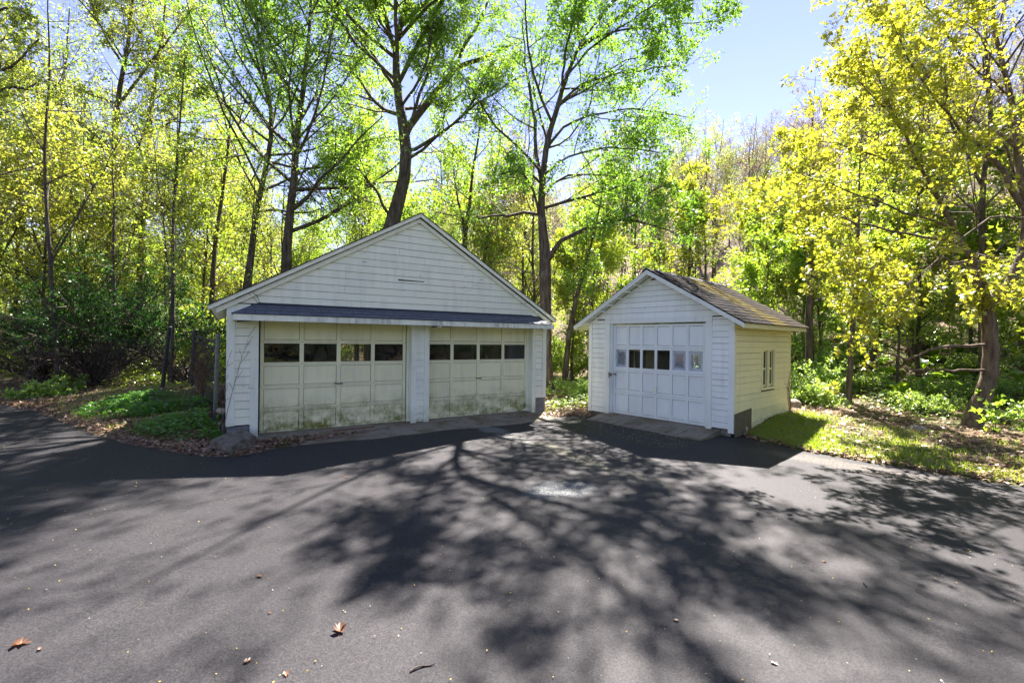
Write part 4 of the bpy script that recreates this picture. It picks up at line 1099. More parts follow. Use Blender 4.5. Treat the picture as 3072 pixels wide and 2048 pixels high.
TREES['central'] += [[(-4.1,16.6,13.2,.16),(-3.2,15.6,15.2,.12),(-2.2,14.6,17.2,.08),(-1.2,13.6,19,.04)],
    [(-4.1,17.2,12.6,.15),(-5.2,16.4,14.8,.11),(-6.4,15.4,17,.07),(-7.6,14.4,18.6,.03)],
    [(-3.9,17.5,14.5,.14),(-3.6,18.2,17,.10),(-3.4,18.6,19,.06),(-3.0,18.8,21,.03)],
    [(-4.3,17.2,11.5,.13),(-3.2,16.6,13.2,.10),(-1.9,16.0,14.8,.07),(-0.6,15.4,16,.03)],
    [(-4.4,17.3,10.5,.11),(-4.2,16.0,12.4,.09),(-3.8,14.6,14,.06),(-3.5,13.4,15.2,.03)]]
TREES['rightmaple_back'] += [[(2.3,15.5,11.6,.10),(4.0,15.2,13.0,.08),(5.6,14.6,14.2,.05),(7.2,14.2,15,.03)],
    [(3.0,15.5,12.4,.09),(4.6,14.4,14.6,.07),(6.0,13.2,16.2,.05),(7.2,12.2,17.2,.03)]]
for key in ('central', 't3', 't4'):
    e = TREES[key][0][-1]; TREES[key][0] = TREES[key][0][:-1] + [(e[0], e[1], e[2], max(e[3], .06)), (e[0]+.3, e[1]-.3, e[2]+2.5, .04), (e[0]+.4, e[1]-.2, e[2]+4.5, .015)]
TREES['central'] += [[(-3.9,17.4,13.5,.12),(-3.0,17.4,15.2,.09),(-2.0,17.6,17,.06),(-1.0,18.0,18.6,.03)]]
for key, nx in (('central', 6), ('rightmaple_back', 2)):
    tk = smooth_path(TREES[key][0], 60, RNG)
    for q in TREES[key][-nx:]:
        q[0] = tuple(tk[np.argmin(np.linalg.norm(tk[:, :3]-np.array(q[0][:3]), axis=1))])
        q[0] = (*q[0][:3], q[1][3]*1.15)
def spec_big(leafn, twigs=6):
    return [dict(n=16, n_limb=7, tmin=0.42, tmax=0.97, tmin_limb=0.25, ang=(52, 12), ratio=0.42, K=7, trop=0.05, wob=0.14, sides=5, inherit=True),
            dict(n=8, tmin=0.1, tmax=1.0, ang=(50, 14), ratio=0.48, K=5, trop=0.02, wob=0.17, sides=3),
            dict(n=twigs, tmin=0.1, tmax=1.0, ang=(52, 16), ratio=0.52, K=4, trop=0.0, wob=0.2, sides=3, leaf=leafn)]
def spec_mid(leafn, n1=18, ratio=0.26, trop=0.10, tmin=0.35):
    return [dict(n=n1, n_limb=8, tmin=tmin, tmax=0.97, tmin_limb=0.2, ang=(58, 12), ratio=ratio, K=6, trop=trop, wob=0.13, sides=4, inherit=True),
            dict(n=7, tmin=0.1, tmax=1.0, ang=(50, 14), ratio=0.48, K=4, trop=0.03, wob=0.16, sides=3),
            dict(n=6, tmin=0.1, tmax=1.0, ang=(52, 16), ratio=0.58, K=3, trop=0.0, wob=0.18, sides=3, leaf=leafn)]

def traced(key, kind, label, spec, leaf, mat, bark, seed, tpl=LEAF_STAR, twig=None, group=None, flare=1.35, bare=()):
    rng = np.random.default_rng(seed)
    paths = TREES[key]
    b = paths[0][0]
    base = (b[0], b[1], gh(b[0], b[1])-0.03)
    paths = [[(q[0], q[1], q[2], q[3]*(.86 if key == 'yellow' else 1)*(1-.25*min(max((q[2]-3)/4, 0), 1))) for q in p] for p in paths]
    paths = shift(paths, base)
    p0 = paths[0][0]
    if abs(p0[2]) > 0.05:                       # the trunk starts on the ground even where a roof hides its foot
        q = paths[0][1]
        if p0[2] > 0: paths[0] = [(p0[0], p0[1], 0.0, p0[3])] + ([p0] if p0[2] > .3 else []) + list(paths[0][1:])
        else: paths[0] = [(p0[0], p0[1], min(p0[2], -0.02), p0[3])] + list(paths[0][1:])
    ms = tree_meshes(kind, rng, paths, spec, leaf, M[bark], M[twig] if twig else None, M[mat], tpl, flare=flare, bare=bare)
    return put_tree(kind, ms, label, 'tree', group, base)

L_MAPLE = dict(size=0.115, spread=0.12, droop=0.35)
traced('central', 'maple_tree', 'big maple whose thick leaning trunk rises behind the garage roof', spec_big(12), dict(size=0.095, spread=0.16), 'leaf_green', 'bark', 1)
traced('rightmaple_back', 'maple_tree', 'tall many-limbed green maple between the two garages', spec_big(9), dict(size=0.092, spread=0.16), 'leaf_green', 'bark', 2)
traced('t3', 'maple_tree', 'straight dark trunked tree over the left roof slope, the right one of two', spec_mid(21, 36, 0.36, tmin=0.3), dict(size=0.094, spread=0.18), 'leaf_green', 'bark', 3)
traced('t4', 'maple_tree', 'slightly leaning forked tree over the left end of the garage roof', spec_mid(21, 34, 0.35), dict(size=0.094, spread=0.18), 'leaf_green', 'bark', 4)
traced('t5', 'woodland_tree', 'tall thick trunked tree above the dark shrub, taller of the pair at left', spec_mid(12, 30, 0.30), dict(size=0.095, spread=0.18), 'leaf_olive', 'bark', 5)
traced('t6', 'woodland_tree', 'tall straight tree just right of the thick trunked tree at left', spec_mid(12, 30, 0.27), dict(size=0.095, spread=0.18), 'leaf_olive', 'bark', 6)
traced('t7', 'young_tree', 'thin young tree rising beside the leftmost fence post', spec_mid(4, 16, 0.20), dict(size=0.11, spread=0.12), 'leaf_lime', 'twig', 7)
traced('t8', 'woodland_tree', 'slender leaning tree behind the fence gate, left of the garage', spec_mid(6, 18, 0.26), dict(size=0.10, spread=0.18), 'leaf_lime', 'bark', 8)
traced('t9', 'woodland_tree', 'slim tree at the far left behind the dark shrub', spec_mid(6, 20, 0.24), dict(size=0.105, spread=0.18), 'leaf_lime', 'bark', 9)
traced('t10', 'woodland_tree', 'twin-stemmed thin tree behind the right slope of the big roof', spec_mid(4, 14, 0.25), dict(size=0.12, spread=0.13), 'leaf_lime', 'bark', 10, twig='twig_bare')
traced('t10b', 'woodland_tree', 'single thin tree right of the twin-stemmed one behind the big roof', spec_mid(3, 14, 0.24), dict(size=0.12, spread=0.13), 'leaf_lime', 'bark', 21, twig='twig_bare')
traced('t11', 'young_tree', 'slim leaning tree in the gap just right of the big garage', spec_mid(7, 16, 0.26), dict(size=0.10, spread=0.18), 'leaf_green', 'bark', 12)
traced('t12', 'woodland_tree', 'straight tree behind the garage roof left of the big leaning trunk', spec_mid(6, 18, 0.22), dict(size=0.105, spread=0.18), 'leaf_lime', 'bark', 13)
SPY = [dict(n=8, n_limb=7, tmin=0.7, tmax=0.98, tmin_limb=0.35, ang=(50, 12), ratio=0.34, K=6, trop=0.06, wob=0.12, sides=4, inherit=True),
       dict(n=5, tmin=0.2, tmax=1.0, ang=(46, 12), ratio=0.46, K=5, trop=0.02, wob=0.15, sides=3),
       dict(n=4, tmin=0.15, tmax=1.0, ang=(48, 14), ratio=0.6, K=4, trop=0.0, wob=0.15, sides=3, leaf=11)]
traced('yellow', 'yellow_maple', 'yellow-leaved maple with curved tan trunk in the right foreground', SPY, dict(size=0.072, spread=0.10, droop=0.12, up=1.2), 'leaf_yellow', 'bark_tan', 14, LEAF_MAPLE, flare=1.1, bare=(3, 5))
traced('sapling', 'young_tree', 'thin straight sapling at the grass edge right of the small garage', spec_mid(6, 16, 0.24), dict(size=0.10, spread=0.10, up=1.0), 'leaf_yellow', 'bark_tan', 15)
traced('leaner', 'young_tree', 'thin tree leaning right, behind the sapling', spec_mid(5, 12, 0.24), dict(size=0.11, spread=0.12), 'leaf_yellow', 'bark', 16)
traced('dark', 'woodland_tree', 'dark straight trunk on the litter slope left of the yellow maple', spec_mid(3, 16, 0.22, tmin=0.5), dict(size=0.12, spread=0.12), 'leaf_olive', 'bark', 17)
traced('vine', 'woodland_tree', 'knotty trunk just behind the rear corner of the small garage', spec_mid(5, 14, 0.24), dict(size=0.12, spread=0.12), 'leaf_yellow', 'bark', 18)
traced('leftover', 'maple_tree', 'crooked dark boughs reaching in at the upper left edge', spec_mid(3, 10, 0.2), dict(size=0.09, spread=0.12), 'leaf_olive', 'bark', 19)

# ------------------------------------------------------------------ tree kinds that repeat
def auto_trunk(rng, H, r0, lean=0.06, fork=0):
    n = 8; z = np.linspace(0, H, n)
    x = np.cumsum(rng.normal(0, lean*H/n, n)); y = np.cumsum(rng.normal(0, lean*H/n, n))
    x -= x[0]; y -= y[0]
    tr = [(x[i], y[i], z[i], r0*(1-0.88*(i/(n-1))**1.1)) for i in range(n)]
    ps = [tr]
    for k in range(fork):
        i = int(rng.integers(2, 5)); a = rng.uniform(0, 2*np.pi); L = (H-z[i])*rng.uniform(.5, .85)
        b = tr[i]; d = np.array([np.cos(a)*.35, np.sin(a)*.35, .9])
        ps.append([(b[0]+d[0]*L*t, b[1]+d[1]*L*t, b[2]+(d[2]*L*t), b[3]*.65*(1-.85*t)) for t in (0, .25, .5, .75, 1)])
    return ps
PROTO = {}
def proto(name, kind, seed, H, r0, spec, leaf, mat, bark='bark', twig=None, tpl=LEAF_KITE, fork=2, lean=0.06):
    rng = np.random.default_rng(seed)
    PROTO[name] = (kind, tree_meshes(kind, rng, auto_trunk(rng, H, r0, lean, fork), spec, leaf, M[bark], M[twig] if twig else None, M[mat], tpl, 14, 1.3))
for i in range(3):
    proto('bare%d' % i, 'bare_tree', 40+i, 13+i, 0.10, spec_mid(2, 22, 0.28, 0.2, 0.25), dict(size=0.09, spread=0.12), ('leaf_bud', 'leaf_budg', 'leaf_bud')[i], 'bark', 'twig_bare')
for i in range(4):
    proto('lime%d' % i, 'leafy_tree', 50+i, 9+i*1.2, 0.065, spec_mid(9, 28, 0.34, 0.03, 0.16), dict(size=0.115, spread=0.28, up=0.9), ('leaf_lime', 'leaf_lime', 'leaf_olive', 'leaf_lime')[i], 'bark', None, LEAF_STAR)
for i in range(2):
    proto('tall%d' % i, 'tall_tree', 60+i, 18+2*i, 0.125, spec_mid(8, 28, 0.25, 0.08, 0.25), dict(size=0.115, spread=0.25), ('leaf_olive', 'leaf_lime')[i], 'bark')
for i in range(3):
    proto('slim%d' % i, 'slender_tree', 90+i, 12+1.5*i, 0.075, spec_mid(2, 14, 0.20, 0.12, 0.45), dict(size=0.085, spread=0.2), ('leaf_lime', 'leaf_olive', 'leaf_lime')[i], 'twig', None, LEAF_KITE, 1, 0.05)
proto('thin', 'thin_tree', 70, 7.5, 0.05, spec_mid(4, 14, 0.28, 0.08, 0.2), dict(size=0.13, spread=0.14), 'leaf_lime', 'bark', None, LEAF_STAR, 1, 0.1)
proto('deep0', 'dark_tree', 72, 11, 0.16, spec_mid(9, 26, 0.34, 0.04, 0.12), dict(size=0.22, spread=0.2), 'leaf_shrub', 'bark')
proto('yel', 'leafy_tree', 71, 8.5, 0.08, spec_mid(7, 20, 0.30, 0.03, 0.2), dict(size=0.13, spread=0.14, up=1.0), 'leaf_yellow', 'bark', None, LEAF_STAR, 1, 0.1)

PLACED = []
def place(name, x, y, label, group, rng, s=(0.85, 1.2), cat='tree', z=None):
    kind, ms = PROTO[name]
    sc = rng.uniform(*s)
    PLACED.append((x, y))
    return put_tree(kind, ms, label, cat, group, (x, y, (gh(x, y) if z is None else z)-0.05), rng.uniform(0, 6.28), (sc, sc, sc*rng.uniform(.92, 1.1)))
def free(x, y, d):
    return all((x-a)**2+(y-b)**2 > d*d for a, b in PLACED)
for k, ps in TREES.items(): PLACED.append((ps[0][0][0], ps[0][0][1]))

rng = np.random.default_rng(77)
# wooded slope on the right
n = 0; tries = 0
while n < 150 and tries < 6000:
    tries += 1
    az = rng.uniform(0.02, 1.22) if rng.random() < .8 else rng.uniform(0.02, 0.6)
    d = 26 + 84*rng.random()**0.8
    x, y = d*math.sin(az), d*math.cos(az)
    if not free(x, y, 2.6): continue
    nm = rng.choice(['bare0', 'bare1', 'bare2', 'bare0', 'bare1', 'lime2', 'tall0'], p=[.2, .22, .2, .12, .12, .08, .06])
    place(nm, x, y, 'nearly bare tree with swelling buds on the wooded slope behind the small garage' if nm.startswith('bare') else 'light green tree among the bare ones on the wooded slope',
          'budding trees on the slope' if nm.startswith('bare') else 'leafing trees on the slope', rng, (0.8, 1.15)); n += 1
# thin trees low on the slope right of the small garage
for k in range(22):
    for t in range(60):
        az = rng.uniform(0.50, 1.0); d = rng.uniform(16.5, 30); x, y = d*math.sin(az), d*math.cos(az)
        if free(x, y, 1.5): break
    place(['thin', 'yel', 'bare1', 'thin'][k % 4], x, y, 'thin young tree in the green undergrowth right of the small garage', 'young trees low on the slope', rng, (0.8, 1.15))
# flat wood at left and behind the big garage
n = 0; tries = 0
while n < 74 and tries < 8000:
    tries += 1
    az = rng.uniform(-1.05, 0.06); d = 22+44*rng.random()**0.9
    x, y = d*math.sin(az), d*math.cos(az)
    if not free(x, y, 1.9): continue
    g_ = rect_sd(np.array([x]), np.array([y]), GO, GA, -0.6, 6.4, -0.3, 6.1)[0]
    if g_ < 2.0: continue
    nm = rng.choice(['lime0', 'lime1', 'lime2', 'lime3', 'tall0', 'tall1', 'bare1', 'thin'], p=[.17, .17, .13, .17, .1, .1, .1, .06])
    if az > -0.22 and nm.startswith('lime') and rng.random() < .6: nm = 'bare1'
    if nm.startswith('lime') or nm == 'thin': lb, gr = 'bright lime-leaved understory tree in the wood left of the big garage', 'lime understory trees'
    elif nm.startswith('tall'): lb, gr = 'tall thin-crowned tree standing in the wood at left', 'tall trees in the left wood'
    else: lb, gr = 'bare twiggy tree in the wood behind the big garage', 'bare trees behind the big garage'
    place(nm, x, y, lb, gr, rng, (0.8, 1.15)); n += 1
n = 0; tries = 0
while n < 60 and tries < 5000:
    tries += 1
    az = rng.uniform(-1.05, 0.08); d = rng.uniform(52, 92)
    x, y = d*math.sin(az), d*math.cos(az)
    if not free(x, y, 2.6): continue
    place(rng.choice(['lime0', 'lime1', 'lime2', 'lime3', 'tall0']), x, y, 'small far tree closing the view between the trunks at left', 'far trees in the left wood', rng, (1.0, 1.4)); n += 1
# slender trunks nearer by, left and right
for k in range(46):
    for t in range(60):
        if k < 24: az = rng.uniform(-0.98, -0.28); d = rng.uniform(17, 34)
        else: az = rng.uniform(0.12, 1.0); d = rng.uniform(22, 45)
        x, y = d*math.sin(az), d*math.cos(az)
        if free(x, y, 1.3) and rect_sd(np.array([x]), np.array([y]), GO, GA, -0.6, 6.4, -0.3, 6.1)[0] > 1.5 and rect_sd(np.array([x]), np.array([y]), SO, SA, -1.9, 1.8, -.3, 3.5)[0] > 1.2: break
    place('slim%d' % (k % 3), x, y, 'tall slender bare-stemmed tree in the wood left of the big garage' if k < 24 else 'tall slender bare-stemmed tree on the slope behind the small garage',
          'slender trees at left' if k < 24 else 'slender trees at right', rng, (.6, .9))
# between and behind the garages
for (x, y, nm) in ((2.6, 19.5, 'yel'), (5.2, 18.2, 'thin'), (3.9, 22.5, 'lime0'), (7.6, 19.8, 'yel'), (0.6, 24.5, 'bare1'), (9.6, 17.2, 'thin'), (-1.2, 22.0, 'lime2'), (11.9, 21.8, 'lime1'), (6.3, 23.8, 'bare0'),
                   (13.6, 15.2, 'yel'), (12.2, 18.2, 'thin'), (15.8, 12.8, 'yel')):
    place(nm, x, y, 'slim leafing tree in the wood behind the gap and the small garage', 'slim trees behind the small garage', rng, (.8, 1.1))
# the wood opposite, seen as dark reflections in the panes
for (x, y, nm) in ((15.5, -3.5, 'deep0'), (19, -9, 'deep0'), (15, -14, 'deep0'), (22, -1, 'deep0'), (25, -6, 'deep0'), (17.5, 1.5, 'lime3'), (23, -14, 'lime1'), (28, 1, 'deep0'), (10, -21, 'deep0'), (20, -19, 'deep0')):
    place(nm, x, y, 'dark tree across the driveway, seen mirrored in the panes of the big garage doors', 'mirrored trees', rng, (.5, .6))

# ------------------------------------------------------------------ shrubs
def shrub_meshes(name, seed, nst, H, W, leafn, leaf, mat, bark='twig', tpl=LEAF_KITE, r0=0.03, arch=0.12):
    rng = np.random.default_rng(seed)
    B = Bag(); K = 9
    a = rng.uniform(0, 2*np.pi, nst); ln = rng.uniform(.55, 1.05, nst)*math.hypot(H, W*.35)
    d = unit(np.stack([np.cos(a)*rng.uniform(.15, W/H, nst), np.sin(a)*rng.uniform(.15, W/H, nst), np.ones(nst)], 1))
    P = np.zeros((nst, K, 3)); P[:, 0, :2] = rng.normal(0, .12, (nst, 2)); P[:, 0, 2] = -0.03
    for k in range(1, K):
        d = unit(d + rng.normal(0, .12, (nst, 3)) - np.array([0, 0, arch*k/K]) + np.stack([np.cos(a), np.sin(a), 0*a], 1)*arch*.4)
        P[:, k] = P[:, k-1] + d*(ln/(K-1))[:, None]
    R = np.linspace(1, .25, K)[None]*r0*rng.uniform(.6, 1.2, nst)[:, None]
    V, Q = tubes(P, R, 5); B.add(V, Q)
    b = Bag()
    P1, R1 = children(rng, P, R, 9, .2, 1, (50, 15), .42, K=5, trop=-.02, wob=.2); b.add(*tubes(P1, R1, 3))
    P2, R2 = children(rng, P1, R1, 5, .15, 1, (50, 15), .5, K=3, trop=0, wob=.2); b.add(*tubes(P2, R2, 3))
    p, A, N, Sz = leaves_on(rng, P2, leafn, **leaf)
    q, A1, N1, S1 = leaves_on(rng, P1, leafn, **leaf)
    p, A, N, Sz = (np.concatenate(z) for z in ((p, q), (A, A1), (N, N1), (Sz, S1)))
    zk = p[:, 2] > (0.03 if H < 3 else 1.2 + 0.8*rng.random(len(p)))
    return {'stems': B.mesh(name+'_stems', M[bark]), 'twigs': b.mesh(name+'_twigs', M[bark]), 'foliage': leaf_mesh(name+'_foliage', p[zk], A[zk], N[zk], Sz[zk], tpl, M[mat])}
dense = dict(size=0.075, spread=0.06, droop=0.1, up=0.9, tmin=0.3)
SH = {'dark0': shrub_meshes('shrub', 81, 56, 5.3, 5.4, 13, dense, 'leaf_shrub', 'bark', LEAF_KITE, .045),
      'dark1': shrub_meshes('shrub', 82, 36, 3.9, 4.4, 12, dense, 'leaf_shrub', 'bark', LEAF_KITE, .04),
      'low0': shrub_meshes('low_shrub', 83, 16, 1.1, 1.5, 7, dict(size=0.06, spread=.05, droop=.0, up=1.0, tmin=.2), 'leaf_cover', 'twig', LEAF_KITE, .008, .3),
      'low1': shrub_meshes('low_shrub', 84, 14, 0.7, 1.2, 8, dict(size=0.06, spread=.05, droop=.0, up=1.0, tmin=.2), 'leaf_cover', 'twig', LEAF_KITE, .008, .4),
      'lime0': shrub_meshes('tall_shrub', 85, 14, 2.3, 2.2, 6, dict(size=0.085, spread=.07, up=.9), 'leaf_lime', 'twig', LEAF_KITE, .018),
      'lime1': shrub_meshes('tall_shrub', 86, 12, 1.7, 1.9, 6, dict(size=0.085, spread=.07, up=.9), 'leaf_cover', 'twig', LEAF_KITE, .014)}
def put_shrub(nm, kind, x, y, label, group=None, s=1.0, rz=None, cat='shrub'):
    return put_tree(kind, SH[nm], label, cat, group, (x, y, gh(x, y)-.02), RNG.uniform(0, 6.28) if rz is None else rz, s)
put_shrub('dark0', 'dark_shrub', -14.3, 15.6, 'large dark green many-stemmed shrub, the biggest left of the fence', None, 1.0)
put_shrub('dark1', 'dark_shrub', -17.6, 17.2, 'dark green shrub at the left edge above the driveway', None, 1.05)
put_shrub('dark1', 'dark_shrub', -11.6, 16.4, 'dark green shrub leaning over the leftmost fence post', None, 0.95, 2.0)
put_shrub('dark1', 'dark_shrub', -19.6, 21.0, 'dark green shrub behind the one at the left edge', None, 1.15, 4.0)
PLACED += [(-14.3+a, 15.6+b) for a in (-3, -1.5, 0, 1.5, 3) for b in (-3, -1.5, 0, 1.5)]
r = random.Random(21)
for k in range(34):
    for t in range(80):
        az = r.uniform(-1.0, -0.38); d = r.uniform(18.5, 34); x, y = d*math.sin(az), d*math.cos(az)
        if rect_sd(np.array([x]), np.array([y]), GO, GA, -0.6, 6.4, -0.3, 6.1)[0] > 1.0 and poly_sd(np.array([x]), np.array([y]))[0] > 1.5 and free(x, y, 1.0): break
    PLACED.append((x, y))
    put_shrub('lime0', 'leafy_shrub', x, y, 'sunlit yellow-green shrub in the wood behind the fence', 'yellow-green shrubs behind the fence', r.uniform(.8, 1.35))
for k in range(16):
    for t in range(80):
        az = r.uniform(0.07, 0.25) if k < 11 else r.uniform(-.02, .3); d = r.uniform(12.8, 26); x, y = d*math.sin(az), d*math.cos(az)
        if rect_sd(np.array([x]), np.array([y]), GO, GA, -0.6, 6.4, -0.3, 6.1)[0] > 1.2 and rect_sd(np.array([x]), np.array([y]), SO, SA, -1.9, 1.8, -.3, 3.5)[0] > 1.5 and free(x, y, .9): break
    PLACED.append((x, y))
    put_shrub(['lime1', 'low0', 'lime0'][k % 3], 'leafy_shrub', x, y, 'light green shrub in the gap between the two garages', 'shrubs between the garages', r.uniform(.7, 1.1))
n = 0
for k in range(700):
    x, y = r.uniform(6.6, 24), r.uniform(8.5, 26)
    if rect_sd(np.array([x]), np.array([y]), SO, SA, -1.9, 1.8, -.3, 3.5)[0] < .8: continue
    # keep the grass strip along the driveway open
    if 0.62*(x-8.0)+0.78*(y-11.0) < 0.5 or not free(x, y, 1.0) or math.hypot(x-9.36, y-9.3) < 1.3: continue
    PLACED.append((x, y)); n += 1
    put_shrub(['low0', 'low1', 'low0', 'lime1'][n % 4], 'low_shrub', x, y, 'low light green shrub in the undergrowth right of the small garage', 'undergrowth shrubs on the right', r.uniform(.75, 1.25))
    if n >= 62: break
put_shrub('low0', 'low_shrub', 10.9, 8.6, 'leafy green bush right of the yellow maple trunk', None, 1.0)
put_shrub('low1', 'low_shrub', -13.6, 13.4, 'low bright green bush at the left edge of the driveway', None, 1.35)

# broad-leaved plants on the wet slope, each leaf its own blade
def broad_leaf():
    s = np.linspace(0, 1, 7); V = []
    for t in s:
        wd = 0.20*math.sin(math.pi*min(t*.92+.06, 1))**.8; z = 0.34*t*(1.25-t)*1.5 - .05*t*t; x = 0.10+0.42*t
        V += [(x, -wd, z+.05), (x, 0, z), (x, wd, z+.05)]
    Q = [(3*i+j, 3*i+j+3, 3*i+j+4, 3*i+j+1) for i in range(6) for j in range(2)]
    V += [(0, -.012, 0), (0, .012, 0)]
    Q += [(21, 1, 1, 22)][:0]
    T = [(21, 1, 22)]
    return np_mesh('leaf', V, tris=T, quads=Q, mats=[M['cabbage']], smooth=True)
bl = broad_leaf()
def broad_plant(x, y, s):
    t = thing('broad_leaved_plant', 'clump of broad bright green leaves on the slope behind the yellow maple', 'plant', (x, y, gh(x, y)-.02), r.uniform(0, 6.28), 'broad-leaved plants')
    t.scale = (s, s, s)
    for k in range(7):
        o = obj('leaf', bl, t, (0, 0, 0), (0, r.uniform(-.55, .15), k*0.9+r.uniform(-.2, .2)))
        q = r.uniform(.75, 1.15); o.scale = (q, q, q)
for k in range(26):
    for t in range(50):
        x, y = r.uniform(10.2, 17.5), r.uniform(10.0, 17.5)
        if 0.55 < math.atan2(x, y) < .92 and free(x, y, .75): break
    PLACED.append((x, y)); broad_plant(x, y, r.uniform(.7, 1.1))

for k, (x, y, q) in enumerate(((15.5, -7, .8), (17.5, -11, .9), (15, -13.5, .8), (19, -14.5, 1), (13, -15.5, .8), (21, -11, 1), (14.2, .5, .7), (16.5, 3.0, .8), (18, -.5, .9), (20, 3.5, 1), (17.5, -4, .9), (13.6, 3.2, .6), (22, 7, 1), (10, -16, .8))):
    put_shrub('dark1', 'dark_shrub', x, y, 'dark shrub across the driveway, seen mirrored in the panes of the big garage doors', 'mirrored shrubs', q)
# ------------------------------------------------------------------ ground plants, grass, litter (uncountable)
def scatter(n, fn, box):
    """points accepted by a density function"""
    out = []
    while sum(len(o) for o in out) < n:
        p = np.stack([RNG.uniform(box[0], box[1], n*3), RNG.uniform(box[2], box[3], n*3)], 1)
        out.append(p[RNG.random(n*3) < fn(p[:, 0], p[:, 1])])
    return np.concatenate(out)[:n]
def rects_out(x, y, m=.05):
    return (rect_sd(x, y, GO, GA, -0.62, 6.45, -0.3, 6.05) > m) & (rect_sd(x, y, SO, SA, -1.9, 1.8, -.05, 3.4) > m)
def nz(x, y, f=1.0):
    return .5+.5*np.clip(wav(x*f*1.7+3, y*f*1.7-1), -1, 1)
def blades(name, P, H, wid, mat, label, bend=.5):
    n = len(P); z = ground_h(P[:, 0], P[:, 1])-.01
    a = RNG.uniform(0, 6.28, n); h = H*RNG.uniform(.5, 1.3, n); w = wid*RNG.uniform(.7, 1.3, n)
    lx = RNG.normal(0, bend, n)*h; ly = RNG.normal(0, bend, n)*h
    B = np.stack([P[:, 0], P[:, 1], z], 1); s = np.stack([np.cos(a)*w, np.sin(a)*w, 0*a], 1)
    mid = B + np.stack([lx*.35, ly*.35, h*.6], 1); tip = B + np.stack([lx, ly, h], 1)
    V = np.stack([B-s, B+s, mid+s*.7, mid-s*.7, tip], 1)
    k = np.arange(n)[:, None]*5
    me = np_mesh(name, V.reshape(-1, 3), tris=np.concatenate([k+3, k+2, k+4], 1), quads=np.concatenate([k, k+1, k+2, k+3], 1), mats=[M[mat]])
    return tag(obj(name, me), label, kind='stuff')
def flat_leaves(name, P, size, mat, label, tpl=LEAF_KITE, lift=.015, tilt=.35):
    n = len(P); sd = poly_sd(P[:, 0], P[:, 1])
    z = np.where(sd < 0, -0.10, np.maximum(ground_h(P[:, 0], P[:, 1]), -.2)) + .004 + RNG.random(n)*lift
    a = RNG.uniform(0, 6.28, n)
    A = np.stack([np.cos(a), np.sin(a), RNG.normal(0, .15, n)], 1)
    N = np.stack([RNG.normal(0, tilt, n), RNG.normal(0, tilt, n), np.ones(n)], 1)
    return tag(obj(name, leaf_mesh(name, np.stack([P[:, 0], P[:, 1], z+.006], 1), A, N, size*RNG.uniform(.55, 1.3, n), tpl, M[mat])), label, kind='stuff')
strip_d = lambda x, y: 0.62*(x-8.0)+0.78*(y-11.0)        # 0 along the far side of the grass strip
P = scatter(34000, lambda x, y: (poly_sd(x, y) > .02)*rects_out(x, y)*np.clip(1.15-poly_sd(x, y)/2.6, 0, 1)*np.clip(nz(x, y)*1.7-.45, .03, 1)*(x > 3.6), (3.6, 14, 2.5, 12.5))
blades('grass', P, 0.085, 0.0045, 'grass', 'short sunlit grass on the strip along the right of the driveway')
P = scatter(3500, lambda x, y: (poly_sd(x, y) > .05)*rects_out(x, y)*np.clip(nz(x, y, .8)*1.5-.5, .02, 1), (-14, 3.5, 7.2, 16))
blades('grass', P, 0.13, 0.005, 'grass', 'thin grass in the shade along the left bank and between the garages')
P = scatter(22000, lambda x, y: (poly_sd(x, y) > -.07*RNG.random(x.shape))*rects_out(x, y, -.02)*np.clip(1.3-poly_sd(x, y)/9, 0.15, 1), (-16, 15, 2.2, 18))
flat_leaves('leaf_litter', P, 0.085, 'litter', 'brown fallen leaves covering the woodland floor', LEAF_STAR, .03, .45)
P = scatter(9000, lambda x, y: (poly_sd(x, y) > -.10*RNG.random(x.shape))*rects_out(x, y)*np.clip(1-poly_sd(x, y)/1.0, 0, 1), (-14, 9, 4.0, 13))
flat_leaves('leaf_litter', P, 0.07, 'litter', 'band of dry brown leaves along the edge of the asphalt', LEAF_STAR, .04, .5)
P = scatter(2400, lambda x, y: (poly_sd(x, y) < -.02)*np.clip(.22+np.exp(-np.abs(poly_sd(x, y))/1.2)*1.0, 0, 1), (-12, 9, 1.2, 11.3))
flat_leaves('bud_scales', P, 0.013, 'pollen', 'tiny yellow and brown bud scales scattered on the asphalt', LEAF_KITE, .003, .5)
P = scatter(500, lambda x, y: (poly_sd(x, y) < -.02)*np.clip(.5+.8*nz(x, y, .6)-.4, .1, 1), (-9, 9, 1.2, 11.3))
flat_leaves('grit', P, 0.012, 'grit', 'pale grit scattered over the asphalt', LEAF_KITE, .002, .3)
P = scatter(1500, lambda x, y: (rect_sd(x, y, SO, SA, -1.4, 1.6, -2.0, 0.0) < 0)*1.0, (1, 6, 7.5, 12))
o_ = flat_leaves('bud_scales', P, 0.02, 'pollen', 'yellow bud scales in front of the small garage door', LEAF_KITE, .003, .5)
o_.location.z = 0.018

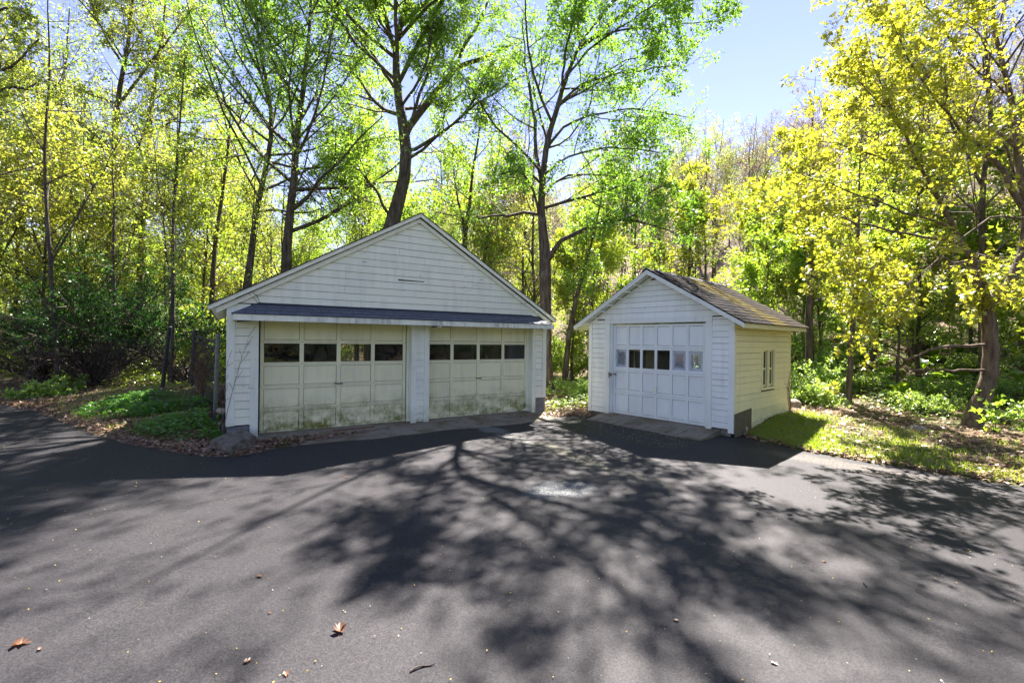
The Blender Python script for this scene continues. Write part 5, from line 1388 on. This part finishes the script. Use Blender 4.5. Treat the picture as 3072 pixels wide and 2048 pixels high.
def herb_patch(name, label, n, fn, box, size, H, mat='leaf_herb', tpl=LEAF_STAR):
    P = scatter(n, fn, box); z = ground_h(P[:, 0], P[:, 1]) + H*RNG.random(n)**.7*np.clip(fn(P[:, 0], P[:, 1])+.35, 0, 1)
    a = RNG.uniform(0, 6.28, n)
    A = np.stack([np.cos(a), np.sin(a), RNG.normal(-.1, .3, n)], 1); N = np.stack([RNG.normal(0, .4, n), RNG.normal(0, .4, n), np.ones(n)], 1)
    return tag(obj(name, leaf_mesh(name, np.stack([P[:, 0], P[:, 1], z], 1), A, N, size*RNG.uniform(.6, 1.3, n), tpl, M[mat])), label, kind='stuff')
blob2 = lambda cx, cy, rx, ry: (lambda x, y: np.clip(1.3*(1-((x-cx)/rx)**2-((y-cy)/ry)**2), 0, 1)*(poly_sd(x, y) > .12)*rects_out(x, y, .1)*np.clip(nz(x, y, 2)*1.8-.2, .1, 1))
herb_patch('herb_bed', 'bright green low herbs in the bed between driveway and fence', 3000, blob2(-8.3, 10.5, 1.7, 1.1), (-11, -5.4, 8.4, 12), 0.085, 0.30)
herb_patch('herb_bed', 'darker sparse herbs in front of the left garage corner', 1500, blob2(-5.9, 8.6, 1.4, 0.9), (-7.6, -4.2, 7.3, 10), 0.075, 0.20)
herb_patch('ground_cover', 'light green low plants covering the wood floor right of the small garage', 30000,
           lambda x, y: np.clip(strip_d(x, y)*.6, 0, 1)*np.clip(nz(x, y, .7)*2-.35, .04, 1)*rects_out(x, y, .3), (6, 24, 8, 24), 0.085, 0.22, 'leaf_cover', LEAF_KITE)
herb_patch('ground_cover', 'yellow-green low plants on the floor of the left wood', 16000,
           lambda x, y: (poly_sd(x, y) > 2.5)*np.clip(nz(x, y, .5)*2-.5, .03, 1)*rects_out(x, y, .3), (-26, 2, 13.5, 32), 0.12, 0.25, 'leaf_lime', LEAF_KITE)
herb_patch('ground_cover', 'green low plants in the gap between the two garages', 5000,
           lambda x, y: (poly_sd(x, y) > .5)*rects_out(x, y, .25)*np.clip(nz(x, y, .8)*2-.4, .05, 1), (0, 5.5, 11.5, 20), 0.09, 0.22, 'leaf_cover', LEAF_KITE)

# grass tuft by the step
tf = thing('grass_tuft', 'dense dark green grass tuft beside the concrete step', 'grass tuft', (-5.05, 8.1, gh(-5.05, 8.1)), 0)
n = 420; a = RNG.uniform(0, 6.28, n); q = RNG.random(n)**.5*.17; h = .30*RNG.uniform(.5, 1.15, n); out = RNG.uniform(.1, .9, n)
B = np.stack([np.cos(a)*q, np.sin(a)*q, 0*a-.02], 1); dirv = np.stack([np.cos(a), np.sin(a), 0*a], 1); sd_ = np.stack([-np.sin(a), np.cos(a), 0*a], 1)*.004
mid = B+dirv*(out*h*.3)[:, None]+np.stack([0*a, 0*a, h*.65], 1); tip = B+dirv*(out*h)[:, None]+np.stack([0*a, 0*a, h*(1-.3*out)], 1)
V = np.stack([B-sd_, B+sd_, mid+sd_*.7, mid-sd_*.7, tip], 1); k = np.arange(n)[:, None]*5
obj('blades', np_mesh('blades', V.reshape(-1, 3), tris=np.concatenate([k+3, k+2, k+4], 1), quads=np.concatenate([k, k+1, k+2, k+3], 1), mats=[M['leaf_herb']]), tf)

# ------------------------------------------------------------------ fence
F = thing('chain_link_fence', 'old chain-link fence with dark posts and a narrow gate left of the garage', 'fence', (-8.8, 12.4, gh(-8.8, 12.4)), 0)
def fp(x, y, z): return (x+8.8, y-12.4, z-gh(-8.8, 12.4))
POSTS = [((-9.30, 12.1), (-9.03, 12.0), 2.03, .05, 'dark_steel'), ((-8.88, 12.6), (-8.77, 12.6), 1.97, .055, 'dark_steel'), ((-6.40, 9.82), (-6.33, 9.80), 1.84, .042, 'steel'), ((-6.52, 9.98), (-6.46, 9.96), 1.75, .026, 'dark_steel')]
for (b, t, h, rr, mt) in POSTS:
    po = MB().tube([fp(*b, gh(*b)-.1), fp(*t, h-.03)], rr, 10).build('post', M[mt], F, smooth=False)
    MB().tube([fp(*t, h-.035), fp(*t, h-.01), fp(*t, h+.012)], [rr*1.12, rr*1.12, rr*.5], 10).build('cap', M[mt], po)
for dz in (0.0, -0.14):
    MB().tube([fp(-8.77, 12.6, 1.78+dz), fp(-6.36, 9.85, 1.66+dz)], .034, 8).build('rail', M['dark_steel'], F)
for zz in (.75, 1.15, 1.5):
    MB().tube([fp(-6.37, 9.82, zz), fp(-6.53, 9.98, zz-.02)], .012, 6).build('hinge', M['steel'], F)
def chain(a, b, z0a, z1a, z0b, z1b, cell=.085):
    L = math.hypot(b[0]-a[0], b[1]-a[1]); n = int(L/cell); P = []
    for s in (1, -1):
        for i in range(-int(1.8/cell), n+int(1.8/cell)):
            x0 = i*cell; pts_ = []
            for q in range(13):
                w_ = q/12*1.75; x = x0+s*w_*.85
                if 0 <= x <= L:
                    t = x/L; z = (z0a*(1-t)+z0b*t)+w_
                    if z < z1a*(1-t)+z1b*t: pts_.append((a[0]+(b[0]-a[0])*t, a[1]+(b[1]-a[1])*t, z))
            if len(pts_) >= 2:
                P.append([pts_[0], pts_[-1]])
    P = np.array([[fp(*p) for p in q] for q in P])
    V, Q = tubes(P, np.full(P.shape[:2], .002), 3)
    return np_mesh('wire_mesh', V, quads=Q, mats=[M['dark_steel']])
tag(obj('wire_mesh', chain((-8.77, 12.6), (-6.5, 9.97), .35, 1.76, .05, 1.62), F), kind='stuff')
tag(obj('wire_mesh', chain((-9.15, 12.05), (-13.5, 14.6), .1, 1.75, .1, 1.7), F), kind='stuff')

M['step'] = simple_mat('mossy_old_concrete', (0.075, 0.062, 0.04), (0.20, 0.185, 0.15), 9, 0.95, 0.8, 0.015)
# ------------------------------------------------------------------ small things
def rock(name, label, loc, dim, seed, mat='stone', rz=0.0, cat='stone'):
    rg = np.random.default_rng(seed)
    bm = bmesh.new(); bmesh.ops.create_icosphere(bm, subdivisions=3, radius=1.0)
    ks = rg.normal(0, 1, (14, 3)); off = rg.uniform(.55, .95, 14); ks /= np.linalg.norm(ks, axis=1)[:, None]
    ph = rg.uniform(0, 6, 6)
    for v in bm.verts:
        c = np.array(v.co)
        for kdir, o_ in zip(ks, off):
            e = c@kdir - o_
            if e > 0: c = c - kdir*e*.85
        c *= 1+.05*math.sin(5*c[0]+ph[0])*math.sin(4*c[1]+ph[1])+.03*math.sin(11*c[2]+ph[2]+3*c[0])
        v.co = c*np.array(dim)
    me = bpy.data.meshes.new(name); bm.to_mesh(me); bm.free(); me.materials.append(M[mat])
    me.polygons.foreach_set('use_smooth', np.ones(len(me.polygons), dtype=bool))
    return tag(obj(name, me, None, loc, (0, 0, rz)), label, cat)
rock('boulder', 'pale flat boulder in the grass strip left of the yellow maple', (7.95, 8.95, gh(7.95, 8.95)-.01), (.28, .17, .12), 1, rz=.3)
rock('stone', 'small grey stone in front of the weathered board', (4.83, 9.42, -.02), (.10, .09, .10), 3)
rock('stone', 'flat pale stone at the front corner of the small garage', (4.78, 9.22, -.07), (.11, .07, .05), 4, rz=.6)
rock('stone', 'rounded grey metal object between fence post and left garage corner', (-5.75, 9.0, .30), (.11, .09, .07), 5)  # metal object of unknown use, drawn with the stone shape
rock('boulder', 'stone lying behind the rear corner of the small garage', (7.35, 11.9, gh(7.35, 11.9)+.06), (.28, .22, .17), 7, rz=.5)
st_z = .13
stp = MB().hexa([(-4.98, 7.42, -.2), (-4.40, 7.16, -.2), (-4.24, 7.62, -.2), (-4.86, 8.22, -.2), (-4.92, 7.46, st_z-.03), (-4.42, 7.22, st_z-.05), (-4.28, 7.64, st_z), (-4.84, 8.18, st_z+.03)])
cs = stp.build('concrete_step', M['step'])
bv = cs.modifiers.new('bevel', 'BEVEL'); bv.width = .025; bv.segments = 2
tag(cs, 'crumbling mossy concrete block at the left corner of the big garage', 'concrete block')
u0_, v0_ = 0.42, -0.10
sx, sy = to_world(1.72, -0.50, GO, GA)
tag(MB().box(-.40, .40, -.018, .018, 0, .022).build('wooden_strip', M['redwood'], None, (*to_world(1.62, -0.30, GO, GA), -0.034), (0, 0, GA+.02)), 'reddish brown wooden strip lying before the left garage door', 'wood strip')
bx_, by_ = to_world(UR+.030, 0.42, SO, SA)
bd = MB().hexa([(-.41, -.009, -.10), (.41, -.009, -.10), (.41, .009, -.10), (-.41, .009, -.10), (-.41, -.009, .355), (.41, -.009, .405), (.41, .009, .405), (-.41, .009, .355)])
tag(bd.build('weathered_board', M['plywood'], None, (bx_, by_, 0.0), (0, 0, SA+math.pi/2)), 'weathered plywood board against the front corner of the small garage', 'board')
# fallen logs on the slope
for (x, y, L, rr, rz, lb) in ((17.0, 18.6, 3.2, .16, .5, 'reddish rotten log lying on the litter slope left of the yellow maple'), (15.6, 16.6, 2.2, .11, -.2, 'thin broken log below the reddish rotten log'),
                              (16.4, 13.6, 2.0, .10, .3, 'grey log among the broad-leaved plants behind the yellow maple')):
    z0_ = gh(x, y); dx, dy = math.cos(rz)*L/2, math.sin(rz)*L/2
    pts_ = [(x-dx+2*dx*t, y-dy+2*dy*t, (gh(x-dx, y-dy)*(1-t)+gh(x+dx, y+dy)*t)+rr*.7+.02*math.sin(9*t)) for t in np.linspace(0, 1, 9)]
    tag(MB().tube(pts_, [rr*(1+.12*math.sin(7*t)) for t in range(9)], 9).build('fallen_log', M['log'], smooth=True), lb, 'log')
# dry leaves lying on the asphalt
def dry_leaf(label, x, y, s, rz, seed, group=None, curl=.5):
    rg = np.random.default_rng(seed); T, Fc = LEAF_MAPLE
    V = T.copy(); V[:, 2] = curl*(np.abs(V[:, 1])**1.3)*1.2 + curl*.5*(V[:, 0]-.4)**2 + rg.normal(0, .03, len(V)); V[:, 1] *= .72; V[:, 2] += rg.normal(0, .05, len(V)); V[:, 2] -= V[:, 2].min()
    V[:, 0] -= .4; V = V*s
    n = len(V); st = np.array([(-.4*s, -.008*s, .02*s), (-.4*s, .008*s, .02*s), (-.85*s, .10*s, .03*s), (-.85*s, .12*s, .03*s)])
    me = np_mesh('fallen_leaf', np.concatenate([V, st]), tris=list(Fc)+[(n, n+1, n+3), (n, n+3, n+2)], mats=[M['dead_leaf']])
    return tag(obj('fallen_leaf', me, None, (x, y, -.097), (0, 0, rz)), label, 'leaf', group)
dry_leaf('large curled brown leaf lying in the sunlit asphalt, nearer the middle', -1.08, 2.91, .115, 1.9, 1, None, .4)
dry_leaf('rolled reddish leaf lying on the asphalt at the far left front', -2.94, 2.74, .10, .3, 2, None, .6)
rr_ = random.Random(9)
for k, (x, y, s) in enumerate(((-1.95, 3.55, .055), (-2.78, 2.70, .04), (-1.50, 2.62, .05), (-1.23, 2.52, .05), (-1.62, 3.08, .03), (1.12, 3.05, .04), (1.55, 2.65, .04), (2.7, 3.9, .04), (-2.2, 6.1, .06))):
    dry_leaf('small scrap of brown leaf on the open asphalt', x, y, s, rr_.uniform(0, 6), 30+k, 'leaf scraps on the asphalt', .4)
# fallen twigs
for k, (x, y, L, rz, lb) in enumerate(((2.55, 4.75, .16, 2.8, 'short dark twig on the asphalt in front of the small garage'), (-.55, 2.55, .15, .5, 'thin pale twig near the front of the asphalt'), (2.75, 3.5, .12, 1.2, 'stubby dark twig on the asphalt at the right'))):
    pts_ = [(x+math.cos(rz)*L*t, y+math.sin(rz)*L*t+.01*math.sin(5*t), -.093+.004*math.sin(7*t)) for t in np.linspace(0, 1, 5)]
    tag(MB().tube(pts_, [.006, .006, .005, .004, .002], 5).build('twig', M['twig']), lb, 'twig')
# dry weed leaning over the left corner boards, creeper on the visor end and the rear corner of the small garage
def weed(name, label, base, tips, mat='twig', rr=.006, seed=1, n=9):
    rg = np.random.default_rng(seed); t = thing(name, label, 'weed', base)
    P = np.array([[(0, 0, 0)]+[tuple(np.array(tp)*f+np.array([0, 0, .05*math.sin(f*3)])+rg.normal(0, .01, 3)) for f in (.25, .5, .75, 1)] for tp in tips], float)
    R = np.tile(np.linspace(1, .3, 5), (len(tips), 1))*rr
    b = Bag(); b.add(*tubes(P, R, 4)); obj('stem', b.mesh('stem', M[mat]), t)
    P1, R1 = children(rg, P, R, n, .35, 1, (38, 10), .22, K=4, trop=.02, wob=.2); b = Bag(); b.add(*tubes(P1, R1, 3)); tag(obj('twigs', b.mesh('twigs', M[mat]), t), kind='stuff')
    return t
wx, wy = to_world(-0.60, FV-.06, GO, GA)
ux, uy = math.cos(GA), math.sin(GA)
weed('dry_weed', 'dry brown weed stalk leaning across the left corner boards of the big garage', (wx, wy, .10), [(.12*ux-.02, .12*uy-.06, 1.35), (.42*ux-.02, .42*uy-.05, 1.72), (-.1, .05, 1.1)], 'twig_bare', .006, 3)
weed('vine_tangle', 'brown dead vine tangle hanging on the gate of the wire fence', (-7.7, 11.3, .25), [(a, -1.1*a+b*.2, h) for a, b, h in [(random.uniform(-1.1, 1.2), random.uniform(-1, 1), random.uniform(.5, 1.6)) for _ in range(26)]], 'log', .007, 8, 10)
weed('bramble', 'dry brown brambles sprawling on the bank before the fence gate', (-7.3, 10.4, .12), [(random.uniform(-.9, .9), random.uniform(-.6, .6), random.uniform(.1, .6)) for _ in range(18)], 'twig_bare', .006, 9, 8)
vx, vy = to_world(-0.10, VF+.32, GO, GA)
weed('dead_vine', 'thin dead vine hanging over the left end of the gable trim', (*to_world(-0.02, FV-.045, GO, GA), 2.33), [(-.42*ux+.01, -.42*uy-.02, .36), (-.15*ux, -.15*uy-.02, .28)], 'twig', .004, 4, 5)
qx, qy = to_world(UR+.03, DB-.03, SO, SA)
weed('dead_creeper', 'dry brown creeper climbing the rear corner of the small garage', (qx, qy, .05), [(-.05, -.03, 1.0), (-.22, -.20, .75), (.02, .0, .85), (-.12, -.11, .95)], 'log', .008, 5, 8)
# young plant by the board, leafy suckers at the maple foot
def leafy_weed(label, x, y, H, n, size, mat, seed, cat='plant', z=None):
    rg = np.random.default_rng(seed); zb = gh(x, y) if z is None else z
    t = thing('leafy_weed', label, cat, (x, y, zb-.02))
    P = np.array([[(0, 0, 0)]+[(dx*f, dy*f, H*q*f) for f in (.33, .66, 1)] for dx, dy, q in rg.normal(0, .12, (5, 3))*[1, 1, 1.5]+[0, 0, .9]], float)
    b = Bag(); b.add(*tubes(P, np.tile(np.linspace(.006, .002, 4), (5, 1)), 4)); obj('stem', b.mesh('stem', M['twig']), t)
    p, A, N, S_ = leaves_on(rg, P, n, size, .2, size*.8, .1, 1.0)
    obj('foliage', leaf_mesh('foliage', p, A, N, S_, LEAF_STAR, M[mat]), t)
leafy_weed('small green weed growing against the side wall beside the board', 5.25, 10.05, .55, 10, .09, 'leaf_cover', 1)
leafy_weed('light green suckers growing at the foot of the yellow maple', 9.3, 8.75, .8, 12, .13, 'leaf_lime', 2)
leafy_weed('tall pale green weed at the far right edge of the grass', 10.6, 7.6, 1.3, 12, .14, 'leaf_cover', 3)
leafy_weed('small green sprig leaning on the left corner board of the big garage', -5.35, 8.35, .45, 10, .06, 'leaf_herb', 4)
# squirrel nest in the slope trees
nb = Bag(); n = 260
dv = unit(RNG.normal(0, 1, (n, 3))); p0 = unit(RNG.normal(0, 1, (n, 3)))*RNG.random((n, 1))**.4*np.array([.26, .26, .2])
nb.add(*tubes(np.stack([p0-dv*.16, p0+dv*.04, p0+dv*.16], 1), np.full((n, 3), .009), 3))

nx_, ny_, nzz = 17.0, 28.8, 11.2
tag(obj('squirrel_nest', nb.mesh('squirrel_nest', M['twig']), None, (nx_, ny_, nzz)), 'dark round twig nest high in the trees left of the yellow maple', 'nest')

for o_ in list(bpy.data.objects):
    if o_.type == 'MESH' and o_.parent is not None and o_.name.split('.')[0] == 'twigs': o_['kind'] = 'stuff'
